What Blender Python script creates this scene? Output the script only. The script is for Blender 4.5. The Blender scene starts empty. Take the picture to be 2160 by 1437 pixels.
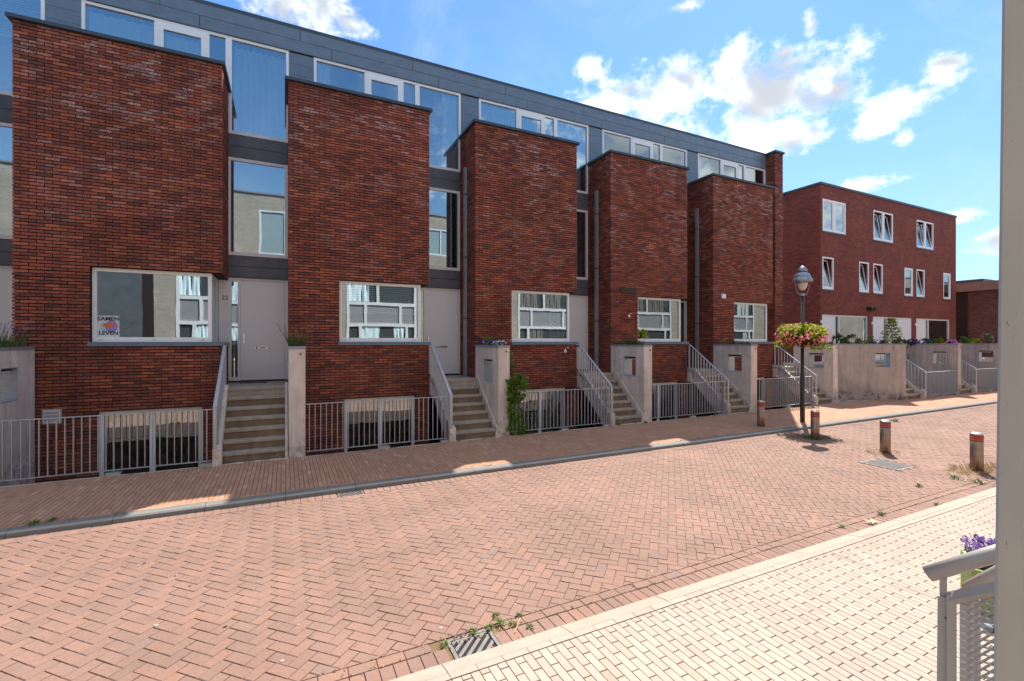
import bpy, math, random
import numpy as np
from mathutils import Vector, Matrix

SC = bpy.context.scene
COL = SC.collection
R = random.Random(7)
NR = np.random.default_rng(11)

# ------------------------------------------------------------------ camera
F_PX, YAW, CAMZ = 974.0, math.radians(26.14), 2.27
cd = bpy.data.cameras.new('camera')
cd.sensor_width = 36.0
cd.lens = F_PX / 2160.0 * 36.0
cd.shift_y = 0.0007
cd.clip_start, cd.clip_end = 0.05, 2000.0
cam = bpy.data.objects.new('camera', cd)
COL.objects.link(cam)
cam.location = (0, 0, CAMZ)
cam.rotation_euler = (math.pi / 2, 0, -YAW)
SC.camera = cam
CA, SA = math.cos(YAW), math.sin(YAW)

def proj(x, y, z):
    d = x * SA + y * CA
    if d < 0.05:
        return None
    return 1080 + F_PX * (x * CA - y * SA) / d, 720 - F_PX * (z - CAMZ) / d

# ------------------------------------------------------------------ sun, sky, exposure
SUNV = Vector((0.64, 0.466, 1.0)).normalized()
SUN_EL = math.asin(SUNV.z)
SUN_AZ = math.atan2(SUNV.x, SUNV.y)
SUN_STRENGTH, SKY_STRENGTH, EXPOSURE = 2.6, 0.11, 1.82
sl = bpy.data.lights.new('sun', 'SUN')
sl.energy = SUN_STRENGTH
sl.angle = math.radians(0.53)
sl.color = (1.0, 0.915, 0.82)
sun = bpy.data.objects.new('sun', sl)
COL.objects.link(sun)
sun.rotation_euler = (-SUNV).to_track_quat('-Z', 'Y').to_euler()
SC.view_settings.view_transform = 'Standard'
SC.view_settings.look = 'None'
SC.view_settings.exposure = EXPOSURE
SC.view_settings.gamma = 1.0
SC.view_settings.use_curve_mapping = False
SC.cycles.max_bounces = 10
SC.cycles.diffuse_bounces = 7
SC.cycles.transparent_max_bounces = 12
SC.cycles.caustics_reflective = False
SC.cycles.caustics_refractive = False
SC.cycles.sample_clamp_indirect = 6.0

class NT:
    """small helper to wire shader nodes"""
    def __init__(self, tree):
        self.t = tree
        self.n, self.l = tree.nodes, tree.links
    def node(self, typ, **kw):
        nd = self.n.new(typ)
        for k, v in kw.items():
            setattr(nd, k, v)
        return nd
    def put(self, sock, v):
        if isinstance(v, bpy.types.NodeSocket):
            self.l.new(v, sock)
        else:
            if hasattr(sock.default_value, '__len__') and not hasattr(v, '__len__'):
                v = (v,) * len(sock.default_value)
            if hasattr(v, '__len__') and len(sock.default_value) == 4 and len(v) == 3:
                v = (*v, 1.0)
            sock.default_value = v
    def math(self, op, a, b=0.0, c=0.0, clamp=False):
        nd = self.node('ShaderNodeMath', operation=op, use_clamp=clamp)
        self.put(nd.inputs[0], a)
        self.put(nd.inputs[1], b)
        if op in ('MULTIPLY_ADD', 'SMOOTH_MAX', 'SMOOTH_MIN'):
            self.put(nd.inputs[2], c)
        return nd.outputs[0]
    def vmath(self, op, a, b=(0, 0, 0)):
        nd = self.node('ShaderNodeVectorMath', operation=op)
        self.put(nd.inputs[0], a)
        self.put(nd.inputs[1], b)
        return nd.outputs['Value'] if op in ('LENGTH', 'DOT_PRODUCT') else nd.outputs[0]
    def mix(self, fac, a, b, blend='MIX'):
        nd = self.node('ShaderNodeMix', data_type='RGBA', blend_type=blend)
        self.put(nd.inputs[0], fac)
        self.put(nd.inputs[6], a)
        self.put(nd.inputs[7], b)
        return nd.outputs[2]
    def noise(self, vec, scale, detail=4.0, rough=0.55, dist=0.0):
        nd = self.node('ShaderNodeTexNoise')
        if vec is not None:
            self.put(nd.inputs['Vector'], vec)
        nd.inputs['Scale'].default_value = scale
        nd.inputs['Detail'].default_value = detail
        nd.inputs['Roughness'].default_value = rough
        nd.inputs['Distortion'].default_value = dist
        return nd.outputs['Fac']
    def smooth(self, v, lo, hi):
        nd = self.node('ShaderNodeMapRange', interpolation_type='SMOOTHSTEP')
        self.put(nd.inputs[0], v)
        nd.inputs[1].default_value = lo
        nd.inputs[2].default_value = hi
        return nd.outputs[0]
    def ramp(self, v, stops):
        nd = self.node('ShaderNodeValToRGB')
        els = nd.color_ramp.elements
        while len(els) < len(stops):
            els.new(0.5)
        for e, (p, c) in zip(els, stops):
            e.position = p
            e.color = (*c, 1.0)
        self.put(nd.inputs[0], v)
        return nd.outputs[0]

world = bpy.data.worlds.new('World')
SC.world = world
world.use_nodes = True
W = NT(world.node_tree)
W.n.clear()
wout = W.node('ShaderNodeOutputWorld')
bg = W.node('ShaderNodeBackground')
sky = W.node('ShaderNodeTexSky', sky_type='NISHITA')
sky.sun_disc = False
sky.sun_elevation = SUN_EL
sky.sun_rotation = SUN_AZ
sky.altitude = 0
sky.air_density = 1.0
sky.dust_density = 0.15
sky.ozone_density = 1.0
tc = W.node('ShaderNodeTexCoord')
gen = tc.outputs['Generated']
sep = W.node('ShaderNodeSeparateXYZ')
W.l.new(gen, sep.inputs[0])
az = W.math('ARCTAN2', sep.outputs[0], sep.outputs[1])
el = W.math('ARCSINE', sep.outputs[2])
comb = W.node('ShaderNodeCombineXYZ')
W.l.new(az, comb.inputs[0])
W.l.new(el, comb.inputs[1])
ae = comb.outputs[0]
# real clouds of that day: centre (degrees of azimuth from +Y and elevation) and half sizes
CLOUDS = [(39.0, 27.2, 4.6, 2.2), (45.5, 26.2, 6.5, 4.2), (43.5, 23.2, 7.0, 2.6), (51.6, 28.4, 3.0, 2.6),
          (55.3, 25.4, 5.6, 4.6), (60.0, 24.6, 4.2, 3.6), (54.8, 21.4, 5.0, 2.3), (58.2, 20.4, 3.0, 1.9),
          (64.4, 20.3, 2.3, 1.4), (66.6, 21.5, 2.8, 1.7), (69.2, 23.2, 2.0, 1.5), (66.6, 18.4, 1.1, 0.8),
          (36.0, 30.2, 2.0, 1.3), (56.6, 28.3, 1.3, 0.9), (63.6, 15.0, 3.0, 0.95), (70.3, 11.0, 2.4, 0.85), (73.2, 8.4, 2.2, 1.3),
          (46.6, 34.2, 2.6, 0.7), (59.0, 30.0, 1.0, 1.2), (1.5, 33.4, 6.0, 3.0), (-3.0, 36.0, 7.0, 4.0), (7.0, 33.0, 2.6, 1.2)]
acc = None
for a_, e_, ra, re in CLOUDS:
    d = W.vmath('SUBTRACT', ae, (math.radians(a_), math.radians(e_), 0))
    d = W.vmath('MULTIPLY', d, (1 / math.radians(ra), 1 / math.radians(re), 0))
    m = W.math('SUBTRACT', 1.0, W.vmath('LENGTH', d))
    acc = m if acc is None else W.math('MAXIMUM', acc, m)
acc = W.math('MAXIMUM', acc, -1.2)
acc = W.math('ADD', W.math('MULTIPLY', acc, 1.15), 0.0)
# scattered clouds behind the camera, thickened to add fill on the shaded facade
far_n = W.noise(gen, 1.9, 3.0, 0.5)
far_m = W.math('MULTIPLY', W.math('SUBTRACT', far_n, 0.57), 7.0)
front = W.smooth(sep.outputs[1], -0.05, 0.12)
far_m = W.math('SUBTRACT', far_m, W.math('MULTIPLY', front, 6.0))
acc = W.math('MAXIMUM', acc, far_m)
high_fill_m = W.math('MULTIPLY', W.math('SUBTRACT', W.noise(gen, 2.6, 3.0, 0.5), 0.37), 6.0)  # unseen overhead clouds, added as fill light for the shaded facade
high_fill_m = W.math('SUBTRACT', high_fill_m, W.math('MULTIPLY', W.math('SUBTRACT', 1.0, W.smooth(sep.outputs[2], 0.66, 0.80)), 6.0))
acc = W.math('MAXIMUM', acc, high_fill_m)
stretch = W.vmath('MULTIPLY', gen, (1, 1, 1.35))
n1 = W.noise(stretch, 9.0, 9.0, 0.62, 0.35)
n0 = W.noise(stretch, 26.0, 5.0, 0.6, 0.2)
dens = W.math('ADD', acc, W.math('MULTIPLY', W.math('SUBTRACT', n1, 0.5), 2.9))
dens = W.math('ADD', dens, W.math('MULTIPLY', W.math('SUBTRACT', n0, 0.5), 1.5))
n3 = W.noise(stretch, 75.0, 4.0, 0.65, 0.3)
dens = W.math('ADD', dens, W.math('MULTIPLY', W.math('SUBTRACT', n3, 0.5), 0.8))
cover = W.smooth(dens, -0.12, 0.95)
# self-shading of the clouds: density looked up a little towards the sun
shv = W.vmath('ADD', stretch, tuple(SUNV * 0.05))
n1b = W.noise(stretch, 7.0, 2.5, 0.5, 0.3)
n2 = W.noise(shv, 7.0, 2.5, 0.5, 0.3)
lit = W.smooth(W.math('SUBTRACT', n1b, n2), -0.08, 0.13)
thick = W.smooth(acc, 0.05, 0.65)
shade = W.math('MULTIPLY', thick, W.math('SUBTRACT', 1.0, lit))
cl_col = W.mix(W.math('MULTIPLY', shade, 0.95), (4.1, 4.1, 4.1), (1.65, 1.80, 2.0))
# thin high veil
veil = W.math('MULTIPLY', W.smooth(W.noise(stretch, 3.2, 8.0, 0.6, 0.6), 0.46, 0.80), 0.30)
skyc = W.mix(1.0, sky.outputs[0], (0.315, 0.445, 0.565), 'MULTIPLY')
haze_f = W.math('MULTIPLY', W.math('SUBTRACT', 1.0, W.smooth(sep.outputs[2], 0.0, 0.50)), 0.55)
skyc = W.mix(haze_f, skyc, (1.5, 1.85, 2.12))
skyc = W.mix(veil, skyc, (2.9, 3.05, 3.2))
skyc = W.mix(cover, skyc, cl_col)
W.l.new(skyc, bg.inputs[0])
bg.inputs[1].default_value = SKY_STRENGTH
W.l.new(bg.outputs[0], wout.inputs[0])

# ------------------------------------------------------------------ materials
MATS = {}
def newmat(name):
    m = bpy.data.materials.new(name)
    m.use_nodes = True
    t = NT(m.node_tree)
    t.n.clear()
    out = t.node('ShaderNodeOutputMaterial')
    p = t.node('ShaderNodeBsdfPrincipled')
    t.l.new(p.outputs[0], out.inputs[0])
    MATS[name] = m
    return t, p, out

def pos(t):
    return t.node('ShaderNodeNewGeometry').outputs['Position']

def bump(t, p, h, strength=0.3, dist=0.01):
    b = t.node('ShaderNodeBump')
    b.inputs['Strength'].default_value = strength
    b.inputs['Distance'].default_value = dist
    t.l.new(h, b.inputs['Height'])
    t.l.new(b.outputs[0], p.inputs['Normal'])

def simple(name, col, rough=0.6, metal=0.0, nscale=6.0, namt=0.12, bmp=0.0, fine=0.0, spec=0.5):
    t, p, out = newmat(name)
    P = pos(t)
    n = t.noise(P, nscale, 6.0, 0.6)
    f = t.math('MULTIPLY_ADD', t.math('SUBTRACT', n, 0.5), 2.6 * namt, 1.0)
    if fine:
        f = t.math('MULTIPLY', f, t.math('MULTIPLY_ADD', t.math('SUBTRACT', t.noise(P, 160.0, 2.0), 0.5), 2.6 * fine, 1.0))
    c = t.mix(1.0, col, f, 'MULTIPLY')
    t.put(p.inputs['Base Color'], c)
    p.inputs['Roughness'].default_value = rough
    p.inputs['Metallic'].default_value = metal
    p.inputs['Specular IOR Level'].default_value = spec
    if bmp:
        bump(t, p, t.noise(P, nscale * 8, 5.0), bmp, 0.01)
    return MATS[name]

def piece_random(t):
    g = t.node('ShaderNodeNewGeometry').outputs['Random Per Island']
    o = t.node('ShaderNodeObjectInfo').outputs['Random']
    return t.math('FRACT', t.math('ADD', g, o))

def brickmat(name, stops, efflo=0.0, fine=0.5, bmp=0.35, rough=0.85, stain=0.35, moss=0.0, tracks=0.0, streak=0.0):
    t, p, out = newmat(name)
    P = pos(t)
    v = piece_random(t)
    c = t.ramp(v, stops)
    f1 = t.noise(P, 38.0, 5.0, 0.65)
    f = t.math('MULTIPLY_ADD', t.math('SUBTRACT', f1, 0.5), 2.0 * fine, 1.0)
    c = t.mix(1.0, c, f, 'MULTIPLY')
    big = t.noise(P, 0.75, 4.0, 0.6)
    f = t.math('MULTIPLY_ADD', t.math('SUBTRACT', big, 0.5), 2.4 * stain, 1.0)
    c = t.mix(1.0, c, f, 'MULTIPLY')
    if efflo:
        zz = t.node('ShaderNodeSeparateXYZ')
        t.l.new(P, zz.inputs[0])
        hi = t.math('MULTIPLY_ADD', t.smooth(zz.outputs[2], 3.0, 7.6), 0.85, 0.15)
        pv = t.math('FRACT', t.math('MULTIPLY', v, 7.31))
        m = t.smooth(t.noise(P, 1.1, 3.0, 0.6), 0.40, 0.66)
        m = t.math('MULTIPLY', t.math('MULTIPLY', m, hi), t.smooth(pv, 0.45, 0.95))
        m = t.math('MULTIPLY', m, t.smooth(t.noise(P, 24.0, 4.0, 0.7), 0.36, 0.66))
        c = t.mix(t.math('MULTIPLY', m, efflo), c, (0.56, 0.44, 0.40))
    if moss:
        m = t.smooth(t.noise(P, 1.3, 5.0, 0.6), 0.52, 0.75)
        c = t.mix(t.math('MULTIPLY', m, moss), c, (0.12, 0.10, 0.07))
    if tracks:      # worn wheel lines along the street, drips and spots
        m = t.smooth(t.noise(t.vmath('MULTIPLY', P, (0.16, 1.5, 1.0)), 1.0, 5.0, 0.6), 0.48, 0.74)
        m = t.math('MULTIPLY', m, t.smooth(t.noise(P, 5.0, 5.0, 0.7), 0.35, 0.65))
        c = t.mix(t.math('MULTIPLY', m, tracks), c, (0.13, 0.095, 0.08))
        sp = t.math('MULTIPLY', t.smooth(t.noise(P, 7.0, 3.0, 0.6), 0.69, 0.76), tracks)
        c = t.mix(sp, c, (0.05, 0.042, 0.038))
    if streak:      # rain streaks down the wall
        m = t.smooth(t.noise(t.vmath('MULTIPLY', P, (2.6, 2.6, 0.20)), 1.0, 5.0, 0.65), 0.50, 0.74)
        c = t.mix(t.math('MULTIPLY', m, streak), c, t.mix(1.0, c, (0.42, 0.46, 0.50), 'MULTIPLY'))
    t.put(p.inputs['Base Color'], c)
    p.inputs['Roughness'].default_value = rough
    p.inputs['Specular IOR Level'].default_value = 0.3
    bump(t, p, t.noise(P, 55.0, 5.0, 0.7), bmp, 0.006)
    return MATS[name]

M_BRICK = brickmat('red_brick', [(0.0, (0.145, 0.056, 0.043)), (0.2, (0.200, 0.065, 0.045)), (0.5, (0.262, 0.078, 0.049)),
                                 (0.82, (0.325, 0.092, 0.052)), (1.0, (0.42, 0.130, 0.066))], efflo=1.0, fine=0.8, stain=0.42, streak=0.5)
M_ROAD = brickmat('road_clinker', [(0.0, (0.228, 0.145, 0.116)), (0.25, (0.245, 0.154, 0.122)), (0.7, (0.256, 0.158, 0.124)), (0.94, (0.278, 0.164, 0.124)), (1.0, (0.225, 0.155, 0.132))],
                  fine=0.3, stain=0.25, bmp=0.3, moss=0.2, tracks=0.34)
M_CREAM = brickmat('cream_paver', [(0.0, (0.375, 0.305, 0.252)), (0.5, (0.40, 0.328, 0.272)), (0.96, (0.425, 0.352, 0.295)), (1.0, (0.345, 0.27, 0.215))], fine=0.14, stain=0.16, bmp=0.12, moss=0.10, tracks=0.22)
M_TAN = brickmat('tan_paver', [(0.0, (0.40, 0.222, 0.145)), (0.45, (0.44, 0.248, 0.163)), (0.93, (0.47, 0.272, 0.182)), (1.0, (0.54, 0.345, 0.245))], fine=0.2, stain=0.16, bmp=0.15)
M_MORTAR = simple('dark_mortar', (0.022, 0.013, 0.011), 0.95, 0, 9, 0.3)
M_JOINT = simple('joint_sand', (0.17, 0.115, 0.06), 0.95, 0, 14, 0.5, 0.3)
M_JOINT2 = simple('joint_dark_sand', (0.09, 0.05, 0.03), 0.95, 0, 14, 0.4, 0.3)
M_EARTH = simple('earth', (0.09, 0.075, 0.055), 0.95, 0, 3, 0.3, 0.3)
M_OPALE = simple('pale_screened_glass', (0.34, 0.43, 0.46), 0.12)
M_WHITE = simple('white_paint', (0.92, 0.92, 0.905), 0.35, 0, 3, 0.03)
M_OWHITE = simple('opposite_white_paint', (0.82, 0.82, 0.83), 0.5)
M_DOOR = simple('door_paint', (0.885, 0.885, 0.87), 0.38, 0, 2, 0.03)
M_ZINC = simple('anthracite_zinc', (0.17, 0.22, 0.265), 0.40, 0.2, 5, 0.22, 0.0, 0.18)
M_ZINC2 = simple('weathered_anthracite_panel', (0.125, 0.137, 0.15), 0.5, 0.1, 3, 0.35, 0.0, 0.1)
M_TRIM = simple('dark_roof_trim', (0.06, 0.08, 0.095), 0.45, 0.2, 5, 0.15)
M_SILL = simple('bluegrey_sill', (0.14, 0.185, 0.225), 0.4, 0.0, 5, 0.15)
M_GALV = simple('galvanised_steel', (0.46, 0.50, 0.54), 0.42, 0.55, 22, 0.22, 0.0, 0.12)
M_PIPE = simple('grey_pipe', (0.30, 0.32, 0.34), 0.45, 0.2, 5, 0.1)
M_KERB = simple('granite_kerb', (0.34, 0.295, 0.24), 0.85, 0, 4, 0.15, 0.2, 0.35)
M_KERBF = simple('blue_grey_kerb', (0.19, 0.19, 0.185), 0.85, 0, 4, 0.15, 0.2, 0.35)
M_ROOM = simple('room_plaster', (0.22, 0.20, 0.18), 0.9)
M_ROOMD = simple('dark_room', (0.05, 0.047, 0.045), 0.9)
M_DARK = simple('pit_shade', (0.012, 0.012, 0.012), 0.9)  # near-black colour for the shade below the grates
M_BLACK = simple('black_plastic', (0.02, 0.02, 0.02), 0.5)
M_GRAVEL = simple('well_floor', (0.05, 0.045, 0.04), 0.95, 0, 20, 0.4, 0.5)
M_LAMP = simple('grey_lamp_hood', (0.30, 0.34, 0.38), 0.32, 0.55, 8, 0.1)
M_POLE = simple('dark_pole_paint', (0.045, 0.036, 0.03), 0.4, 0.1, 6, 0.15)
M_CAST = simple('cast_iron', (0.17, 0.16, 0.155), 0.55, 0.3, 20, 0.25, 0.0, 0.15)
M_RED = simple('red_band', (0.42, 0.022, 0.010), 0.6)
M_CHROME = simple('polished_steel', (0.6, 0.6, 0.6), 0.3, 1.0)
M_RAILW = simple('offwhite_rail_paint', (0.36, 0.335, 0.315), 0.42, 0, 8, 0.07, 0.0, 0.04)
M_GREENP = simple('green_planter', (0.27, 0.36, 0.10), 0.5, 0, 6, 0.12)
M_SOIL = simple('soil', (0.03, 0.022, 0.016), 0.95, 0, 30, 0.4, 0.4)
M_CURT = simple('sky_tinted_white_curtain', (0.74, 0.90, 0.95), 0.9, 0, 4, 0.05)  # white curtains; blue of the mirrored sky put into the colour
M_CURTG = simple('sage_curtain', (0.36, 0.40, 0.37), 0.9, 0, 4, 0.08)
M_TEAL = simple('teal_curtain', (0.03, 0.085, 0.10), 0.9, 0, 4, 0.1)
M_BLIND = simple('pale_blind', (0.60, 0.64, 0.62), 0.7, 0, 4, 0.05)
M_WARM = simple('buff_metal_roof', (0.30, 0.20, 0.155), 0.6, 0, 2, 0.25, 0.0, 0.1)
M_BROWN = simple('dark_brown_panel', (0.028, 0.016, 0.015), 0.6, 0, 2, 0.1)
M_STRAW = simple('dry_straw', (0.46, 0.33, 0.16), 0.9, 0, 20, 0.3)
M_PAPER = simple('poster_paper', (0.62, 0.68, 0.70), 0.7)
M_LILAC = simple('lilac_print', (0.30, 0.26, 0.52), 0.7)
M_TEALP = simple('pale_teal_print', (0.42, 0.62, 0.62), 0.7)
M_ORANGE = simple('orange_print', (0.75, 0.16, 0.07), 0.7, 0, 8, 0.2)
M_INK = simple('dark_ink', (0.02, 0.022, 0.02), 0.7)
M_MINT = simple('mint_enamel', (0.16, 0.42, 0.36), 0.35)
M_YELLOW = simple('yellow_board', (0.62, 0.38, 0.03), 0.7)
M_GREYP = simple('grey_slat_panel', (0.36, 0.37, 0.38), 0.6)
M_TERRA = simple('dark_pot', (0.05, 0.05, 0.055), 0.6)
M_WICKER = simple('blue_wicker', (0.05, 0.10, 0.20), 0.7)

def concrete(name, col, streak=0.35, moss=0.5, rust=0.0):
    t, p, out = newmat(name)
    P = pos(t)
    vm = t.vmath('MULTIPLY', P, (6.0, 6.0, 0.55))
    s = t.noise(vm, 1.0, 5.0, 0.65)
    n = t.noise(P, 1.6, 6.0, 0.65)
    f = t.math('MULTIPLY', t.math('MULTIPLY_ADD', t.math('SUBTRACT', s, 0.5), 2 * streak, 1.0),
               t.math('MULTIPLY_ADD', t.math('SUBTRACT', n, 0.5), 0.8, 1.0))
    f = t.math('MULTIPLY', f, t.math('MULTIPLY_ADD', t.math('SUBTRACT', t.noise(P, 90.0, 3.0), 0.5), 0.35, 1.0))
    c = t.mix(1.0, col, f, 'MULTIPLY')
    zz = t.node('ShaderNodeSeparateXYZ')
    t.l.new(P, zz.inputs[0])
    if moss:
        low = t.math('SUBTRACT', 1.0, t.smooth(zz.outputs[2], 0.02, 0.55))
        m = t.math('MULTIPLY', low, t.smooth(t.noise(P, 4.5, 6.0, 0.7), 0.42, 0.62))
        c = t.mix(t.math('MULTIPLY', m, moss), c, (0.075, 0.066, 0.04))
    blot = t.math('MULTIPLY', t.smooth(t.noise(t.vmath('MULTIPLY', P, (3.2, 3.2, 1.1)), 1.0, 6.0, 0.72), 0.55, 0.72), 0.45)
    c = t.mix(blot, c, (0.10, 0.085, 0.07))
    t.put(p.inputs['Base Color'], c)
    p.inputs['Roughness'].default_value = 0.9
    bump(t, p, t.noise(P, 45.0, 5.0), 0.25, 0.006)
    return MATS[name]
M_CONC = concrete('cast_concrete', (0.70, 0.61, 0.53))
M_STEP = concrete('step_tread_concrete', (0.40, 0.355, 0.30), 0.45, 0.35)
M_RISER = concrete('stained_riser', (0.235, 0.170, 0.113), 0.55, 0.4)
M_CONC_D = concrete('damp_concrete', (0.50, 0.425, 0.37), 0.5, 0.95)

def glassmat(name, refl, tint):
    t, p, out = newmat(name)
    t.n.remove(p)
    tr = t.node('ShaderNodeBsdfTransparent')
    tr.inputs[0].default_value = (*tint, 1)
    gl = t.node('ShaderNodeBsdfGlossy')
    gl.inputs['Roughness'].default_value = 0.0
    gl.inputs['Color'].default_value = (0.86, 0.98, 1.0, 1)
    lw = t.node('ShaderNodeFresnel')
    lw.inputs['IOR'].default_value = 1.5
    # slight waviness of the sheet
    n = t.noise(pos(t), 0.9, 2.0)
    b = t.node('ShaderNodeBump')
    b.inputs['Strength'].default_value = 0.06
    b.inputs['Distance'].default_value = 0.02
    t.l.new(n, b.inputs['Height'])
    t.l.new(b.outputs[0], gl.inputs['Normal'])
    f = t.math('ADD', t.math('MULTIPLY', lw.outputs[0], 1.0), refl, clamp=True)
    mx = t.node('ShaderNodeMixShader')
    t.l.new(f, mx.inputs[0])
    t.l.new(tr.outputs[0], mx.inputs[1])
    t.l.new(gl.outputs[0], mx.inputs[2])
    t.l.new(mx.outputs[0], out.inputs[0])
    return MATS[name]
M_GLASS = glassmat('window_glass', 0.31, (0.92, 0.97, 0.98))
M_OGLASS = simple('opposite_glass', (0.075, 0.09, 0.095), 0.03, 0, 2, 0.1)

def leafmat(name, stops, trans=0.35):
    t, p, out = newmat(name)
    c = t.ramp(piece_random(t), stops)
    t.put(p.inputs['Base Color'], c)
    p.inputs['Roughness'].default_value = 0.6
    p.inputs['Specular IOR Level'].default_value = 0.3
    tl = t.node('ShaderNodeBsdfTranslucent')
    t.put(tl.inputs[0], c)
    mx = t.node('ShaderNodeMixShader')
    mx.inputs[0].default_value = trans
    t.l.new(p.outputs[0], mx.inputs[1])
    t.l.new(tl.outputs[0], mx.inputs[2])
    t.l.new(mx.outputs[0], out.inputs[0])
    return MATS[name]
M_LEAF = leafmat('green_leaf', [(0, (0.025, 0.06, 0.012)), (0.5, (0.05, 0.11, 0.02)), (1, (0.09, 0.17, 0.03))])
M_VINE = leafmat('vine_leaf', [(0, (0.06, 0.13, 0.015)), (0.5, (0.13, 0.26, 0.03)), (1, (0.26, 0.38, 0.06))])
M_LIME = leafmat('lime_leaf', [(0, (0.16, 0.24, 0.012)), (0.5, (0.32, 0.42, 0.02)), (1, (0.48, 0.56, 0.04))], 0.45)
M_GRASS = leafmat('grass_blade', [(0, (0.06, 0.10, 0.025)), (0.5, (0.11, 0.16, 0.04)), (1, (0.22, 0.24, 0.08))])
M_WEED = leafmat('weed_leaf', [(0, (0.07, 0.14, 0.03)), (0.6, (0.13, 0.22, 0.05)), (1, (0.25, 0.32, 0.10))])
M_DRYG = leafmat('dry_grass', [(0, (0.20, 0.14, 0.05)), (0.5, (0.36, 0.27, 0.11)), (1, (0.50, 0.40, 0.20))])
M_LAV = leafmat('lavender_flower', [(0, (0.14, 0.08, 0.24)), (0.5, (0.28, 0.18, 0.48)), (1, (0.48, 0.36, 0.68))])
M_DRYF = leafmat('faded_flower_head', [(0, (0.16, 0.09, 0.09)), (0.5, (0.25, 0.16, 0.15)), (1, (0.36, 0.25, 0.22))])
M_PINK = leafmat('pink_flower', [(0, (0.70, 0.10, 0.14)), (0.35, (0.80, 0.24, 0.28)), (0.7, (0.84, 0.40, 0.44)), (0.88, (0.84, 0.16, 0.04)), (1, (0.88, 0.60, 0.66))], 0.45)
M_VIOLET = leafmat('violet_flower', [(0, (0.04, 0.02, 0.16)), (0.6, (0.09, 0.04, 0.30)), (1, (0.18, 0.08, 0.42))])
M_WHITEF = leafmat('white_flower', [(0, (0.70, 0.66, 0.45)), (0.5, (0.8, 0.78, 0.66)), (1, (0.85, 0.82, 0.80))])
M_ROSE = leafmat('rose_flower', [(0, (0.65, 0.12, 0.26)), (1, (0.78, 0.30, 0.44))])
M_YELF = leafmat('yellow_flower', [(0, (0.60, 0.40, 0.01)), (1, (0.80, 0.60, 0.03))])
M_MAG = leafmat('magenta_flower', [(0, (0.35, 0.03, 0.40)), (1, (0.60, 0.10, 0.62))])
M_TWIG = simple('brown_stem', (0.09, 0.06, 0.035), 0.85)

def coursebrick(name, c1, c2, mortar, sx, rot='Y', bmp=0.5):
    """far or reflected masonry, joints from a brick texture in world metres"""
    t, p, out = newmat(name)
    P = pos(t)
    s = t.node('ShaderNodeSeparateXYZ')
    t.l.new(P, s.inputs[0])
    u = t.math('ADD', s.outputs[0], s.outputs[1])
    cb = t.node('ShaderNodeCombineXYZ')
    t.l.new(u, cb.inputs[0])
    t.l.new(s.outputs[2], cb.inputs[1])
    b = t.node('ShaderNodeTexBrick')
    t.l.new(cb.outputs[0], b.inputs['Vector'])
    b.inputs['Scale'].default_value = 1.0
    b.inputs['Brick Width'].default_value = 0.22
    b.inputs['Row Height'].default_value = 0.062
    b.inputs['Mortar Size'].default_value = 0.007
    b.inputs['Mortar Smooth'].default_value = 0.3
    b.inputs['Bias'].default_value = -0.1
    t.put(b.inputs['Color1'], c1)
    t.put(b.inputs['Color2'], c2)
    t.put(b.inputs['Mortar'], mortar)
    f = t.math('MULTIPLY', t.math('MULTIPLY_ADD', t.math('SUBTRACT', t.noise(P, 0.8, 5.0, 0.6), 0.5), 0.9, 1.0),
               t.math('MULTIPLY_ADD', t.math('SUBTRACT', t.noise(P, 20.0, 4.0, 0.7), 0.5), 1.1, 1.0))
    t.put(p.inputs['Base Color'], t.mix(1.0, b.outputs[0], f, 'MULTIPLY'))
    p.inputs['Roughness'].default_value = 0.9
    bp = t.node('ShaderNodeBump')
    bp.inputs['Strength'].default_value = bmp
    bp.inputs['Distance'].default_value = 0.01
    t.l.new(t.math('SUBTRACT', 1.0, b.outputs['Fac']), bp.inputs['Height'])
    t.l.new(bp.outputs[0], p.inputs['Normal'])
    return MATS[name]
M_FARB = coursebrick('far_red_brick', (0.33, 0.078, 0.045), (0.18, 0.048, 0.034), (0.06, 0.032, 0.026), 1)
M_LOWB = coursebrick('brown_brick', (0.23, 0.11, 0.08), (0.13, 0.065, 0.05), (0.08, 0.05, 0.045), 1)
M_TAUPE = coursebrick('taupe_brick', (0.46, 0.40, 0.335), (0.36, 0.31, 0.26), (0.50, 0.45, 0.39), 1)

def steelmat():
    t, p, out = newmat('brushed_steel')
    P = pos(t)
    vm = t.vmath('MULTIPLY', P, (60.0, 60.0, 2.0))
    n = t.noise(vm, 1.0, 4.0, 0.6)
    c = t.ramp(n, [(0.25, (0.24, 0.155, 0.105)), (0.75, (0.46, 0.34, 0.26))])
    zz = t.node('ShaderNodeSeparateXYZ')
    t.l.new(P, zz.inputs[0])
    m = t.math('MULTIPLY', t.smooth(t.noise(P, 9.0, 5.0, 0.7), 0.45, 0.7), 0.5)
    c = t.mix(m, c, (0.20, 0.13, 0.09))
    t.put(p.inputs['Base Color'], c)
    p.inputs['Metallic'].default_value = 0.85
    p.inputs['Roughness'].default_value = 0.46
    return MATS['brushed_steel']
M_STEEL = steelmat()

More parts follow.
